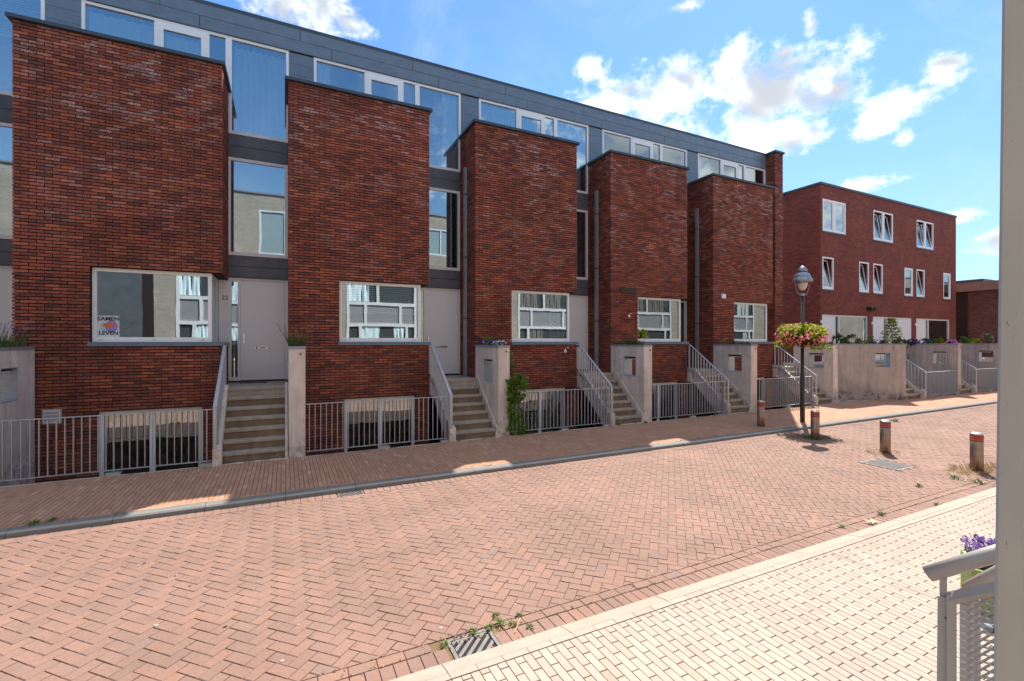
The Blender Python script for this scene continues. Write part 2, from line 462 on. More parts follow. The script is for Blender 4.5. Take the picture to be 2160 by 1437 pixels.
def postmat():
    t, p, out = newmat('weathered_post_paint')
    P = pos(t)
    c = t.mix(t.smooth(t.noise(P, 2.0, 3.0), 0.3, 0.7), (0.40, 0.42, 0.41), (0.47, 0.49, 0.48))
    sp = t.smooth(t.noise(t.vmath('MULTIPLY', P, (1, 1, 0.55)), 130.0, 3.0, 0.6), 0.64, 0.72)
    cl = t.smooth(t.noise(P, 9.0, 3.0, 0.6), 0.45, 0.7)
    c = t.mix(t.math('MULTIPLY', t.math('MULTIPLY', sp, cl), 0.75), c, (0.10, 0.09, 0.08))
    t.put(p.inputs['Base Color'], c)
    p.inputs['Roughness'].default_value = 0.55
    return MATS['weathered_post_paint']
M_POST = postmat()

# ------------------------------------------------------------------ mesh builder
class MB:
    def __init__(self):
        self.v, self.f, self.m = [], [], []
        self.mats = []
    def mi(self, mat):
        if mat not in self.mats:
            self.mats.append(mat)
        return self.mats.index(mat)
    def add(self, vs, fs, mat):
        b = len(self.v)
        k = self.mi(mat)
        self.v.extend(vs)
        for f in fs:
            self.f.append(tuple(b + i for i in f))
            self.m.append(k)
    def box(self, x0, x1, y0, y1, z0, z1, mat):
        vs = [(x0, y0, z0), (x1, y0, z0), (x1, y1, z0), (x0, y1, z0), (x0, y0, z1), (x1, y0, z1), (x1, y1, z1), (x0, y1, z1)]
        self.add(vs, [(0, 3, 2, 1), (4, 5, 6, 7), (0, 1, 5, 4), (1, 2, 6, 5), (2, 3, 7, 6), (3, 0, 4, 7)], mat)
        return self
    def chbox(self, x0, x1, y0, y1, z0, z1, mat, c=0.01):
        """box with chamfered top and vertical edges kept sharp"""
        vs = [(x0, y0, z0), (x1, y0, z0), (x1, y1, z0), (x0, y1, z0), (x0, y0, z1 - c), (x1, y0, z1 - c), (x1, y1, z1 - c), (x0, y1, z1 - c),
              (x0 + c, y0 + c, z1), (x1 - c, y0 + c, z1), (x1 - c, y1 - c, z1), (x0 + c, y1 - c, z1)]
        self.add(vs, [(0, 3, 2, 1), (8, 9, 10, 11), (0, 1, 5, 4), (1, 2, 6, 5), (2, 3, 7, 6), (3, 0, 4, 7),
                      (4, 5, 9, 8), (5, 6, 10, 9), (6, 7, 11, 10), (7, 4, 8, 11)], mat)
        return self
    def prism_x(self, poly, x0, x1, mat):
        """poly of (y, z) extruded along x"""
        n = len(poly)
        vs = [(x0, y, z) for y, z in poly] + [(x1, y, z) for y, z in poly]
        fs = [tuple(range(n - 1, -1, -1)), tuple(range(n, 2 * n))] + [(i, (i + 1) % n, n + (i + 1) % n, n + i) for i in range(n)]
        self.add(vs, fs, mat)
        return self
    def prism_z(self, poly, z0, z1, mat):
        n = len(poly)
        vs = [(x, y, z0) for x, y in poly] + [(x, y, z1) for x, y in poly]
        fs = [tuple(range(n - 1, -1, -1)), tuple(range(n, 2 * n))] + [(i, (i + 1) % n, n + (i + 1) % n, n + i) for i in range(n)]
        self.add(vs, fs, mat)
        return self
    def bar(self, a, b, w, h, mat, side=(1, 0, 0)):
        """rectangular bar from a to b; w along side, h across"""
        a, b = Vector(a), Vector(b)
        d = (b - a).normalized()
        s = Vector(side)
        s = (s - d * s.dot(d)).normalized() * (w / 2)
        u = d.cross(s).normalized() * (h / 2)
        vs = [tuple(p + i * s + j * u) for p in (a, b) for i, j in ((-1, -1), (1, -1), (1, 1), (-1, 1))]
        self.add(vs, [(0, 1, 2, 3), (7, 6, 5, 4), (0, 4, 5, 1), (1, 5, 6, 2), (2, 6, 7, 3), (3, 7, 4, 0)], mat)
        return self
    def tube(self, pts, r, mat, seg=10, caps=True):
        pts = [Vector(p) for p in pts]
        rings = []
        for i, p in enumerate(pts):
            d = (pts[min(i + 1, len(pts) - 1)] - pts[max(i - 1, 0)]).normalized()
            ref = Vector((0, 0, 1)) if abs(d.z) < 0.9 else Vector((1, 0, 0))
            s = d.cross(ref).normalized()
            u = s.cross(d)
            rr = r[i] if hasattr(r, '__len__') else r
            rings.append([tuple(p + (s * math.cos(t) + u * math.sin(t)) * rr) for t in (2 * math.pi * k / seg for k in range(seg))])
        vs = [q for ring in rings for q in ring]
        fs = []
        for i in range(len(pts) - 1):
            for k in range(seg):
                k2 = (k + 1) % seg
                fs.append((i * seg + k, i * seg + k2, (i + 1) * seg + k2, (i + 1) * seg + k))
        if caps:
            fs.append(tuple(range(seg - 1, -1, -1)))
            fs.append(tuple((len(pts) - 1) * seg + k for k in range(seg)))
        self.add(vs, fs, mat)
        return self
    def lathe(self, prof, c, mat, seg=24):
        """prof of (radius, z) about the vertical through c"""
        vs, fs = [], []
        for r, z in prof:
            for k in range(seg):
                t = 2 * math.pi * k / seg
                vs.append((c[0] + r * math.cos(t), c[1] + r * math.sin(t), c[2] + z))
        n = len(prof)
        for i in range(n - 1):
            for k in range(seg):
                k2 = (k + 1) % seg
                fs.append((i * seg + k, i * seg + k2, (i + 1) * seg + k2, (i + 1) * seg + k))
        fs.append(tuple(range(seg - 1, -1, -1)))
        fs.append(tuple((n - 1) * seg + k for k in range(seg)))
        self.add(vs, fs, mat)
        return self
    def leaf(self, c, d, u, l, w, mat):
        """a leaf: a kite of four corners, base at c, pointing along d"""
        c, d, u = Vector(c), Vector(d).normalized(), Vector(u)
        s = d.cross(u)
        if s.length < 1e-4:
            s = d.cross(Vector((0.3, 0.9, 0.2)))
        s.normalize()
        n = s.cross(d) * (0.15 * l)
        m = c + d * (l * 0.45)
        self.add([tuple(c), tuple(m + s * (w / 2) + n), tuple(c + d * l), tuple(m - s * (w / 2) + n)], [(0, 1, 2, 3)], mat)
        return self
    def mesh(self, name, smooth=False):
        me = bpy.data.meshes.new(name)
        me.from_pydata(self.v, [], self.f)
        for m in self.mats:
            me.materials.append(m)
        me.polygons.foreach_set('material_index', self.m)
        if smooth:
            me.polygons.foreach_set('use_smooth', [True] * len(self.f))
        me.update()
        return me

def link(name, data, parent=None, loc=(0, 0, 0), rot=None):
    o = bpy.data.objects.new(name, data)
    COL.objects.link(o)
    o.location = loc
    if rot is not None:
        o.rotation_euler = rot
    if parent is not None:
        o.parent = parent
    return o

def part(name, mb, parent, smooth=False, kind=None, label=None):
    o = link(name, mb.mesh(name, smooth) if isinstance(mb, MB) else mb, parent)
    if kind:
        o['kind'] = kind
    if label:
        o['label'] = label
    return o

def tag(o, label, cat, group=None):
    o['label'] = label
    o['category'] = cat
    if group:
        o['group'] = group
    return o

def thing(name, label, cat, loc=(0, 0, 0), group=None, rz=0.0):
    o = bpy.data.objects.new(name, None)
    COL.objects.link(o)
    o.location = loc
    o.rotation_euler = (0, 0, rz)
    o.empty_display_size = 0.2
    return tag(o, label, cat, group)

def solo(name, mb, label, cat, loc=(0, 0, 0), group=None, smooth=False, rz=0.0):
    o = link(name, mb.mesh(name, smooth), None, loc, (0, 0, rz))
    return tag(o, label, cat, group)

def struct(name, mb, parent=None):
    o = link(name, mb.mesh(name), parent)
    if parent is None:
        o['kind'] = 'structure'
    return o

def copy_tree(o, parent=None):
    c = o.copy()
    COL.objects.link(c)
    c.parent = parent
    for ch in list(o.children):
        copy_tree(ch, c)
    return c

def view_size(p, w):
    """approximate size in photo pixels of a piece of length w at world point p, 0 when outside the frame"""
    q = proj(*p)
    if q is None or not (-10 < q[0] < 2110 and -10 < q[1] < 1447):
        return 0.0
    d = p[0] * SA + p[1] * CA
    return w * F_PX / d

# ------------------------------------------------------------------ ground, road, pavements, kerbs
g = MB().box(-400, 400, -300, 500, -1.2, -1.0, M_EARTH)
struct('ground', g)
ZR = -0.08
road = MB().box(-14, 60, 3.2, 7.6, -1.0, ZR - 0.011, M_JOINT)
road.box(30.02, 60, 3.22, 7.58, ZR - 0.011, ZR - 0.001, M_ROAD)
road = struct('road', road)
pave_f = MB().box(-14, 60, 7.752, 9.93, -1.0, -0.011, M_JOINT2)
pave_f.box(34.0, 60, 7.77, 9.9, -0.011, -0.001, M_TAN)
pave_f = struct('far_pavement', pave_f)
pave_n = MB().box(-14, 60, -1.15, 3.03, -1.0, -0.011, M_JOINT2)
pave_n.box(16.0, 60, -1.1, 3.0, -0.011, -0.001, M_CREAM)
pave_n = struct('near_pavement', pave_n)

def frustum(poly, z, h, inset, tilt=(0, 0)):
    """chamfered paving brick: bottom outline poly, top outline pulled in"""
    n = len(poly)
    cx = sum(p[0] for p in poly) / n
    cy = sum(p[1] for p in poly) / n
    def ins(p, k):
        dx, dy = p[0] - cx, p[1] - cy
        L = math.hypot(dx, dy) or 1
        s = max(0.0, 1 - k * 1.35 / L)
        return cx + dx * s, cy + dy * s
    vs = [(x, y, z - h) for x, y in poly] + [(x, y, z - inset * 0.8) for x, y in poly]
    for p in poly:
        q = ins(p, inset)
        vs.append((q[0], q[1], z + (q[0] - cx) * tilt[0] + (q[1] - cy) * tilt[1]))
    fs = [tuple(range(2 * n, 3 * n))]
    for i in range(n):
        j = (i + 1) % n
        fs.append((i, j, n + j, n + i))
        fs.append((n + i, n + j, 2 * n + j, 2 * n + i))
    return vs, fs

def clip(poly, axis, lim, keep_less):
    out = []
    for i in range(len(poly)):
        a, b = poly[i], poly[(i + 1) % len(poly)]
        ina = (a[axis] <= lim) == keep_less
        inb = (b[axis] <= lim) == keep_less
        if ina:
            out.append(a)
        if ina != inb:
            t = (lim - a[axis]) / (b[axis] - a[axis])
            out.append((a[0] + (b[0] - a[0]) * t, a[1] + (b[1] - a[1]) * t))
    return out

def area(poly):
    return abs(sum(poly[i][0] * poly[(i + 1) % len(poly)][1] - poly[(i + 1) % len(poly)][0] * poly[i][1] for i in range(len(poly)))) / 2

def lay(pieces, parent, mat, z, name, jit=0.0016, tl=0.012, inset=0.005):
    """pieces are outlines; the 300 that show largest become paver objects, the rest one stuff part"""
    sized = []
    for poly in pieces:
        cx = sum(p[0] for p in poly) / len(poly)
        cy = sum(p[1] for p in poly) / len(poly)
        L = max(math.hypot(poly[i][0] - poly[0][0], poly[i][1] - poly[0][1]) for i in range(1, len(poly)))
        sized.append((view_size((cx, cy, z), L), cx, cy, poly))
    sized.sort(key=lambda s: -s[0])
    bulk = MB()
    cache = {}
    n = 0
    for s, cx, cy, poly in sized:
        zz = z + R.uniform(-jit, jit)
        tilt = (R.gauss(0, tl), R.gauss(0, tl))
        if n < 300 and s > 0:
            key = tuple((round(p[0] - cx, 3), round(p[1] - cy, 3)) for p in poly)
            if key not in cache:
                b = MB()
                b.add(*frustum([(p[0] - cx, p[1] - cy) for p in poly], 0, 0.04, inset), mat)
                cache[key] = b.mesh(name)
            link(name, cache[key], parent, (cx, cy, zz), (tilt[1] * 0.5, -tilt[0] * 0.5, R.uniform(-0.006, 0.006)))
            n += 1
        else:
            bulk.add(*frustum(poly, zz, 0.03, inset, tilt), mat)
    part(name + '_field', bulk, parent, kind='stuff')

def rect(x0, x1, y0, y1):
    return [(x0, y0), (x1, y0), (x1, y1), (x0, y1)]

# road: herringbone at 45 degrees, stretcher row and gutter headers along the kerbs
HOLES = [(10.00, 10.60, 4.44, 5.09)]
GULLY_N = (1.13, 1.50, 3.20, 3.49)
GULLY_F = (0.72, 1.09, 7.33, 7.60)
pieces = []
b_, l_, j_ = 0.1, 0.2, 0.0035
c45 = math.sqrt(0.5)
Y0H, Y1H = 3.512, 7.388
seen = set()
for m in range(-260, 300):
    for n in range(-150, 150):
        # lattice of the herringbone: translations (1,1) and (4,0) in units of the brick width... pair of bricks per cell
        ox, oy = m + 2 * 2 * n, m
        for kind in (0, 1):
            if kind == 0:
                cells = (ox, ox + 2, oy, oy + 1)
            else:
                cells = (ox + 2, ox + 3, oy - 1 + 0, oy + 1)
            u0, u1, v0, v1 = [q * b_ for q in cells]
            key = (kind, cells)
            if key in seen:
                continue
            seen.add(key)
            pl = [(u0 + j_ / 2, v0 + j_ / 2), (u1 - j_ / 2, v0 + j_ / 2), (u1 - j_ / 2, v1 - j_ / 2), (u0 + j_ / 2, v1 - j_ / 2)]
            pl = [((p[0] - p[1]) * c45 + 8.0, (p[0] + p[1]) * c45 - 3.0) for p in pl]
            ys = [p[1] for p in pl]
            xs = [p[0] for p in pl]
            if max(ys) < Y0H or min(ys) > Y1H or max(xs) < -4.6 or min(xs) > 30:
                continue
            for axis, lim, less in ((1, Y0H, False), (1, Y1H, True), (0, -4.6, False), (0, 30.0, True)):
                if pl:
                    pl = clip(pl, axis, lim, less)
            if len(pl) < 3 or area(pl) < 0.0012:
                continue
            cx = sum(p[0] for p in pl) / len(pl)
            cy = sum(p[1] for p in pl) / len(pl)
            if any(h[0] < cx < h[1] and h[2] < cy < h[3] for h in HOLES):
                continue
            pieces.append(pl)
x = -4.6
while x < 30:
    if not (GULLY_N[0] - 0.1 < x < GULLY_N[1]):
        pieces.append(rect(x + .002, x + .098, 3.207, 3.402))
    if not (GULLY_F[0] - 0.1 < x < GULLY_F[1]):
        pieces.append(rect(x + .002, x + .098, 7.398, 7.593))
    x += 0.1
x = -4.6
while x < 30:
    if not (GULLY_N[0] - 0.2 < x < GULLY_N[1]):
        pieces.append(rect(x + .002, x + .198, 3.408, 3.506))
    x += 0.2
lay(pieces, road, M_ROAD, ZR, 'paver')

def narrow_bond(x0, x1, ya, yb, border_y0, border_y1, bw=0.0667, L=0.2, j=0.0028, je=0.0024):
    out = []
    x = x0
    i = 0
    while x < x1:
        y = ya - L * ((i * 0.5) % 1.0) - 0.02 * math.sin(i * 0.21)
        while y < yb:
            p0, p1 = max(y, ya) + je / 2, min(y + L, yb) - je / 2
            if p1 - p0 > 0.03:
                out.append(rect(x + j / 2, x + bw - j / 2, p0, p1))
            y += L
        x += bw
        i += 1
    x = x0
    while x < x1:
        out.append(rect(x + .0015, x + .1985, border_y0, border_y1))
        x += 0.2
    return out
lay(narrow_bond(-4.6, 34.0, 7.825, 9.93, 7.757, 7.821, j=0.006, je=0.0012), pave_f, M_TAN, 0.0, 'paver', inset=0.003, tl=0.004)
lay(narrow_bond(-0.6, 16.0, -0.4, 2.962, 2.967, 3.026, j=0.0045, je=0.0075), pave_n, M_CREAM, 0.0, 'paver', inset=0.0025, tl=0.004, jit=0.0008)

def kerb(name, y0, y1, ztop, drop, near):
    root = bpy.data.objects.new(name, None)
    COL.objects.link(root)
    root['kind'] = 'structure'
    for i in range(-5, 40):
        x0, x1 = i + 0.003, i + 0.997
        if near:
            prof = [(y0, -0.5), (y1, -0.5), (y1, ZR + 0.025), (y1 - 0.02, ZR + 0.045), (y0 + 0.03, ztop - 0.006), (y0, ztop - 0.004)]
        else:
            prof = [(y0, -0.5), (y1, -0.5), (y1, ztop - 0.002), (y1 - 0.01, ztop), (y0 + 0.03, ztop - 0.012), (y0 + 0.006, ztop - 0.03), (y0, ZR)]
        b = MB().prism_x([(p[0], p[1] + 0.0) for p in prof], x0, x1, M_KERB if near else M_KERBF)
        o = part('kerb_stone', b, root)
        o.location.z = R.uniform(-0.002, 0.002)
    return root
kerb('near_kerb', 3.033, 3.203, 0.0, 0.05, True)
kerb('far_kerb', 7.602, 7.752, 0.0, 0.08, False)

# ------------------------------------------------------------------ brick laying
BL, BH, BJ, CH = 0.208, 0.0450, 0.012, 0.062
def cut(segs, a, b):
    out = []
    for s0, s1 in segs:
        if b <= s0 or a >= s1:
            out.append((s0, s1))
            continue
        if a > s0:
            out.append((s0, a))
        if b < s1:
            out.append((b, s1))
    return out

def courses(u0, u1, z0, z1, openings, phase=0):
    n = int(round((z1 - z0) / CH))
    for c in range(n):
        za = z0 + c * CH
        zb = za + BH
        off = 0.0 if (c + phase) % 2 == 0 else -(BL + BJ) / 2
        u = u0 + off
        while u < u1:
            segs = [(max(u, u0), min(u + BL, u1))]
            for o in openings:
                if za + BH * 0.5 > o[2] and za + BH * 0.5 < o[3]:
                    segs = cut(segs, o[0], o[1])
            for s0, s1 in segs:
                if s1 - s0 > 0.025:
                    yield c, s0, s1, za, zb
            u += BL + BJ

BRICK_CACHE = {}
def brick_mesh(l, d, h):
    key = (round(l, 3), round(d, 3))
    if key not in BRICK_CACHE:
        BRICK_CACHE[key] = MB().box(-l / 2, l / 2, -d / 2, d / 2, -h / 2, h / 2, M_BRICK).mesh('brick')
    return BRICK_CACHE[key]

def place_bricks(root, origin, boxes, mat=None):
    """boxes in the root's own coordinates; the 300 showing largest become objects"""
    mat = mat or M_BRICK
    scored = []
    for bx in boxes:
        x0, x1, y0, y1, z0, z1, facing = bx
        c = ((x0 + x1) / 2 + origin[0], (y0 + y1) / 2 + origin[1], (z0 + z1) / 2 + origin[2])
        L = (x1 - x0) if facing == 'f' else 0.05
        s = view_size(c, L) if z0 + origin[2] > 0.0 else 0.0
        scored.append((s, bx))
    scored.sort(key=lambda t: -t[0])
    bulk = MB()
    n = 0
    for s, (x0, x1, y0, y1, z0, z1, facing) in scored:
        dz = R.uniform(-0.0015, 0.0015)
        if n < 300 and s > 9.0 and facing == 'f' and (x1 - x0) > 0.09:
            lx = round(x1 - x0 - R.choice((0, 0.002)), 3)
            link('brick', brick_mesh(lx, y1 - y0, BH), root, ((x0 + x1) / 2, (y0 + y1) / 2, (z0 + z1) / 2 + dz), (R.gauss(0, .004), R.gauss(0, .006), R.gauss(0, .003)))
            n += 1
        else:
            bulk.box(x0, x1, y0, y1, z0 + dz, z1 + dz, mat)
    part('brick_courses', bulk, root, kind='stuff')

# ------------------------------------------------------------------ window frames and panes
def frame_xz(mb, x0, x1, z0, z1, y, w, d, mat, mull=(), trans=(), bottom=None):
    bw = bottom or w
    mb.box(x0, x0 + w, y, y + d, z0, z1, mat)
    mb.box(x1 - w, x1, y, y + d, z0, z1, mat)
    mb.box(x0 + w, x1 - w, y + .002, y + d, z1 - w, z1, mat)
    mb.box(x0 + w, x1 - w, y + .002, y + d, z0, z0 + bw, mat)
    for m, mw in mull:
        mb.box(m - mw / 2, m + mw / 2, y + .003, y + d - .002, z0 + bw, z1 - w, mat)
    for t_, tw in trans:
        mb.box(x0 + w, x1 - w, y + .003, y + d - .002, t_ - tw / 2, t_ + tw / 2, mat)

def pane_xz(x0, x1, z0, z1, y):
    return MB().box(x0, x1, y, y + 0.006, z0, z1, M_GLASS)

# ------------------------------------------------------------------ one terrace house
PITCH, BW, GAPW = 4.5, 3.24, 1.26
ZB0 = -0.93            # first brick course, down in the light well
ZBT = ZB0 + CH * 146   # top of brickwork
def house(k, label, open_door=False, bay=True):
    X0 = 0.057 + PITCH * (k - 2)
    root = thing('terraced_house', label, 'house', (X0, 11.5, 0), 'terraced houses in the brick row')
    w = MB()
    M = M_MORTAR
    if bay:
        # bay shell (mortar plane 12 mm behind the brick faces), with the window openings left out
        y0, y1 = 0.022, 0.16
        for (a, b, c, d) in ((0.022, 1.08, -1.0, 3.70), (1.08, 1.19, -1.0, 2.17), (1.19, 2.88, -1.0, -0.48), (1.19, 2.88, 0.905, 2.17), (2.88, 3.228, -1.0, 2.17), (0.012, 3.228, 3.705, 8.12)):
            w.box(a, b, y0, y1, c, d, M)
        w.box(0.022, 0.16, 0.16, 1.2, -1.0, 8.12, M)
        w.box(3.08, 3.228, 0.16, 1.2, -1.0, 2.17, M)
        w.box(3.08, 3.228, 0.16, 1.2, 3.705, 8.12, M)
        w.box(1.08, 3.08, 0.16, 1.2, 3.705, 3.80, M)
        w.box(0.16, 3.08, 0.16, 1.2, 7.02, 7.18, M)
    # storeys and upper facade
    w.box(0.16, 4.5, 1.34, 5.0, 6.95, 7.15, M_ROOM)
    w.box(0.16, 4.5, 0.17 if bay else 1.34, 5.0, 1.10, 1.285, M_ROOM)
    w.box(0.16, 4.5, 1.34, 5.0, 4.05, 4.25, M_ROOM)
    w.box(0.16, 3.0, 0.17, 1.34, 3.9, 4.0, M_ROOM) if bay else None
    w.box(-0.02, 0.14, 1.37, 5.0, -1.0, 9.9, M_ROOM)
    w.box(0.0, 4.5, 4.98, 5.1, -1.0, 9.9, M_ROOM)
    w.box(0.0, 4.5, 1.23, 1.40, 9.465, 10.05, M_ROOMD)
    w.box(0.0, 4.5, 1.23, 5.1, 9.92, 10.06, M_TRIM)
    w.box(0.0, 0.58, 1.225, 1.36, 7.0, 9.465, M_ROOMD)
    w.box(3.24, 4.5, 1.225, 1.33, 3.775, 4.30, M_ROOMD)
    w.box(3.24, 4.5, 1.225, 1.33, 6.62, 7.18, M_ROOMD)
    w.box(0.0, 3.24, 1.22, 1.34, 3.9, 7.1, M_ROOMD) if not bay else None
    part('wall', w, root)
    if bay:
        boxes = []
        op = [(1.08, 9, 2.17, 3.70), (1.19, 2.88, -0.48, 0.90)]
        for c, a, b, za, zb in courses(0.0, BW, ZB0, ZBT, op):
            proud = 0.0
            if b <= 1.085 and 2.2 < za < 3.70:          # the textured field beside the window: every other course stands proud
                proud = 0.014 if c % 2 else -0.004
            r = R.uniform(-0.002, 0.002) - proud
            boxes.append((a, b, r, 0.10, za, zb, 'f'))
        for c, a, b, za, zb in courses(0.112, 1.2, ZB0, ZBT, [], 1):
            boxes.append((R.uniform(-.002, .002), 0.10, a, b, za, zb, 's'))
        for c, a, b, za, zb in courses(0.112, 1.2, ZB0, ZBT, [(0, 9, 2.17, 3.70)], 1):
            boxes.append((BW - 0.10, BW + R.uniform(-.002, .002), a, b, za, zb, 's'))
        place_bricks(root, (X0, 11.5, 0), boxes)
        cp = MB()
        cp.box(-0.07, BW + 0.06, -0.07, 0.27, ZBT - 0.004, ZBT + 0.062, M_TRIM)
        cp.box(-0.07, 0.20, 0.27, 1.19, ZBT - 0.004, ZBT + 0.062, M_TRIM)
        cp.box(BW - 0.20, BW + 0.06, 0.27, 1.19, ZBT - 0.004, ZBT + 0.062, M_TRIM)
        part('coping', cp, root)
        part('sill', MB().box(1.05, 3.275, -0.055, 1.19, 2.172, 2.205, M_SILL).box(1.06, 3.265, -0.045, 1.18, 2.205, 2.253, M_SILL), root)
        # corner window
        f = MB()
        frame_xz(f, 1.085, 3.04, 2.255, 3.702, 0.10, 0.068, 0.075, M_WHITE, bottom=0.095)
        f.box(2.975, 3.038, 0.175, 1.10, 2.255, 2.345, M_WHITE)
        f.box(2.975, 3.038, 0.175, 1.10, 3.635, 3.70, M_WHITE)
        f.box(2.972, 3.04, 1.10, 1.19, 2.255, 3.70, M_WHITE)
        for xx in (1.22, 2.06, 2.88):
            f.box(xx - .03, xx + .03, 0.094, 0.101, 2.292, 2.306, M_GALV)
        win = part('corner_window', f, root)
        part('pane', pane_xz(1.15, 2.975, 2.348, 3.636, 0.135), win)
        part('pane', MB().box(3.0, 3.006, 0.178, 1.098, 2.346, 3.634, M_GLASS), win)
        # basement window
        f = MB()
        frame_xz(f, 1.192, 2.878, -0.478, 0.902, 0.085, 0.075, 0.075, M_WHITE, mull=((2.03, 0.095),))
        bwn = part('basement_window', f, root)
        part('pane', pane_xz(1.267, 1.983, -0.403, 0.827, 0.12), bwn)
        part('pane', pane_xz(2.077, 2.803, -0.403, 0.827, 0.12), bwn)
        if k >= 3:
            pp = MB().box(-0.075, -0.005, 0.62, 0.74, 1.30, 7.12, M_PIPE)
            for zz in (6.35, 4.6, 2.9):
                pp.box(-0.082, -0.003, 0.612, 0.748, zz, zz + 0.03, M_POLE)
            part('downpipe', pp, root)
    # door set in the recess
    yd = 1.2
    f = MB()
    f.box(3.045, 3.30, yd + .004, yd + .08, 1.33, 3.775, M_DOOR)
    f.box(3.30, 3.425, yd + .006, yd + .08, 1.33, 1.42, M_DOOR)
    f.box(3.30, 3.425, yd + .006, yd + .08, 3.68, 3.775, M_DOOR)
    f.box(3.425, 3.485, yd + .004, yd + .08, 1.33, 3.775, M_DOOR)
    f.box(4.43, 4.50, yd + .004, yd + .08, 1.33, 3.775, M_DOOR)
    f.box(3.485, 4.43, yd + .004, yd + .08, 3.725, 3.775, M_DOOR)
    f.box(3.485, 4.43, yd - .005, yd + .08, 1.298, 1.335, M_BLACK)
    fr = part('door_frame', f, root)
    part('sidelight', pane_xz(3.302, 3.423, 1.421, 3.679, yd + .03), fr)
    if open_door:
        dl = MB().box(3.50, 3.545, yd + .08, yd + 1.0, 1.34, 3.72, M_DOOR)
        dr = part('door', dl, root, label='open front door swung into the dark hall')
    else:
        dl = MB().box(3.49, 4.425, yd + .022, yd + .07, 1.375, 3.72, M_DOOR)
        dl.box(3.49, 4.425, yd + .012, yd + .07, 1.34, 1.375, M_WHITE)
        dr = part('door', dl, root)
        h = MB().box(3.535, 3.575, yd + .008, yd + .022, 2.20, 2.44, M_CHROME)
        h.tube([(3.56, yd - .025, 2.33), (3.56, yd + .01, 2.33)], 0.026, M_CHROME, 10)
        part('handle', h, dr)
        ls = MB()
        for cxx in (3.81, 4.09):
            ls.tube([(cxx, yd + .012, 2.11), (cxx, yd + .024, 2.11)], 0.032, M_CHROME, 10)
        ls.box(3.81, 4.09, yd + .012, yd + .023, 2.078, 2.142, M_CHROME)
        ls.box(3.88, 4.02, yd + .007, yd + .0125, 2.098, 2.122, M_BLACK)
        part('letter_slot', ls, dr)
    # dark cladding boards over the door and between the tall windows
    for (za, zb) in ((3.80, 4.05), (4.055, 4.305), (6.63, 6.90), (6.905, 7.175)):
        part('cladding_board', MB().box(3.225, 4.498, yd + .0, yd + .02, za, zb - 0.006, M_ZINC2), root)
    part('drip_flashing', MB().box(3.10, 4.5, yd - .05, yd + .004, 3.777, 3.797, M_TRIM), root)
    # middle tall window and top tall window
    f = MB()
    frame_xz(f, 3.215, 4.498, 4.31, 6.622, yd + .005, 0.07, 0.07, M_DOOR, bottom=0.08)
    mw = part('stair_window', f, root)
    part('pane', pane_xz(3.285, 4.428, 4.39, 6.552, yd + .04), mw)
    f = MB()
    frame_xz(f, 3.245, 4.52, 7.18, 9.462, yd + .004, 0.062, 0.08, M_WHITE, bottom=0.07)
    tw = part('tall_window', f, root)
    part('pane', pane_xz(3.307, 4.458, 7.25, 9.40, yd + .045), tw)
    f = MB()
    frame_xz(f, 0.59, 3.243, 7.18, 9.462, yd + .004, 0.062, 0.08, M_WHITE, mull=((1.865, 0.075), (2.83, 0.06)), bottom=0.07)
    f.box(1.903, 2.0, yd - .005, yd + .05, 7.25, 9.40, M_WHITE)
    f.box(2.70, 2.80, yd - .005, yd + .05, 7.25, 9.40, M_WHITE)
    f.box(2.0, 2.70, yd - .004, yd + .05, 9.25, 9.40, M_WHITE)
    f.box(2.0, 2.70, yd - .004, yd + .05, 7.25, 7.40, M_WHITE)
    sw = part('terrace_window', f, root)
    part('pane', pane_xz(0.652, 1.827, 7.25, 9.40, yd + .045), sw)
    part('pane', pane_xz(2.0, 2.70, 7.40, 9.25, yd + .03), sw)
    part('pane', pane_xz(2.86, 3.181, 7.25, 9.40, yd + .045), sw)
    for i in range(9):
        z1 = 9.44 - 0.265 * i + (0.10 if i == 0 else 0.10)
        part('lap_board', MB().box(0.022, 0.588, yd + .0, yd + .02, z1 - 0.265 - .1, z1 - 0.105, M_ZINC), root)
    # eaves panels: two staggered rows, and the roof trim
    for row, (za, zb, ph) in enumerate(((9.495, 9.765, 1.07), (9.77, 10.045, 0.33))):
        n0 = math.floor((X0 - ph) / 2.84)
        for n in range(n0, n0 + 4):
            a, b = ph + n * 2.84 + .006, ph + (n + 1) * 2.84 - .006
            if X0 <= (a + b) / 2 < X0 + PITCH or (k == 5 and a < 18.09 <= b and (a + b) / 2 >= X0 + PITCH):
                b = min(b, 18.09)
                part('eaves_panel', MB().box(a - X0, b - X0, yd - .012, yd + .02, za, zb - .004, M_ZINC), root)
    part('flashing', MB().box(0.0, 4.5, yd - .022, yd + .0, 9.468, 9.49, M_ZINC2), root)
    part('roof_trim', MB().box(-0.0, 4.5, yd + .012, yd + .25, 10.05, 10.15, M_TRIM), root)
    return root, X0

H = {}
H[0] = house(0, 'leftmost house of the row, only its recessed blue stair windows and pale door in view', bay=True)
H[1] = house(1, 'brick house numbered 22 with a poster in its corner window')
H[2] = house(2, 'brick house with a half lowered slatted blind in its corner window')
H[3] = house(3, 'brick house with pansies and a green creeper before its low front wall')
H[4] = house(4, 'brick house with a black slit vent and its front door standing open', open_door=True)
H[5] = house(5, 'end house of the row, beside the tall brick pier')

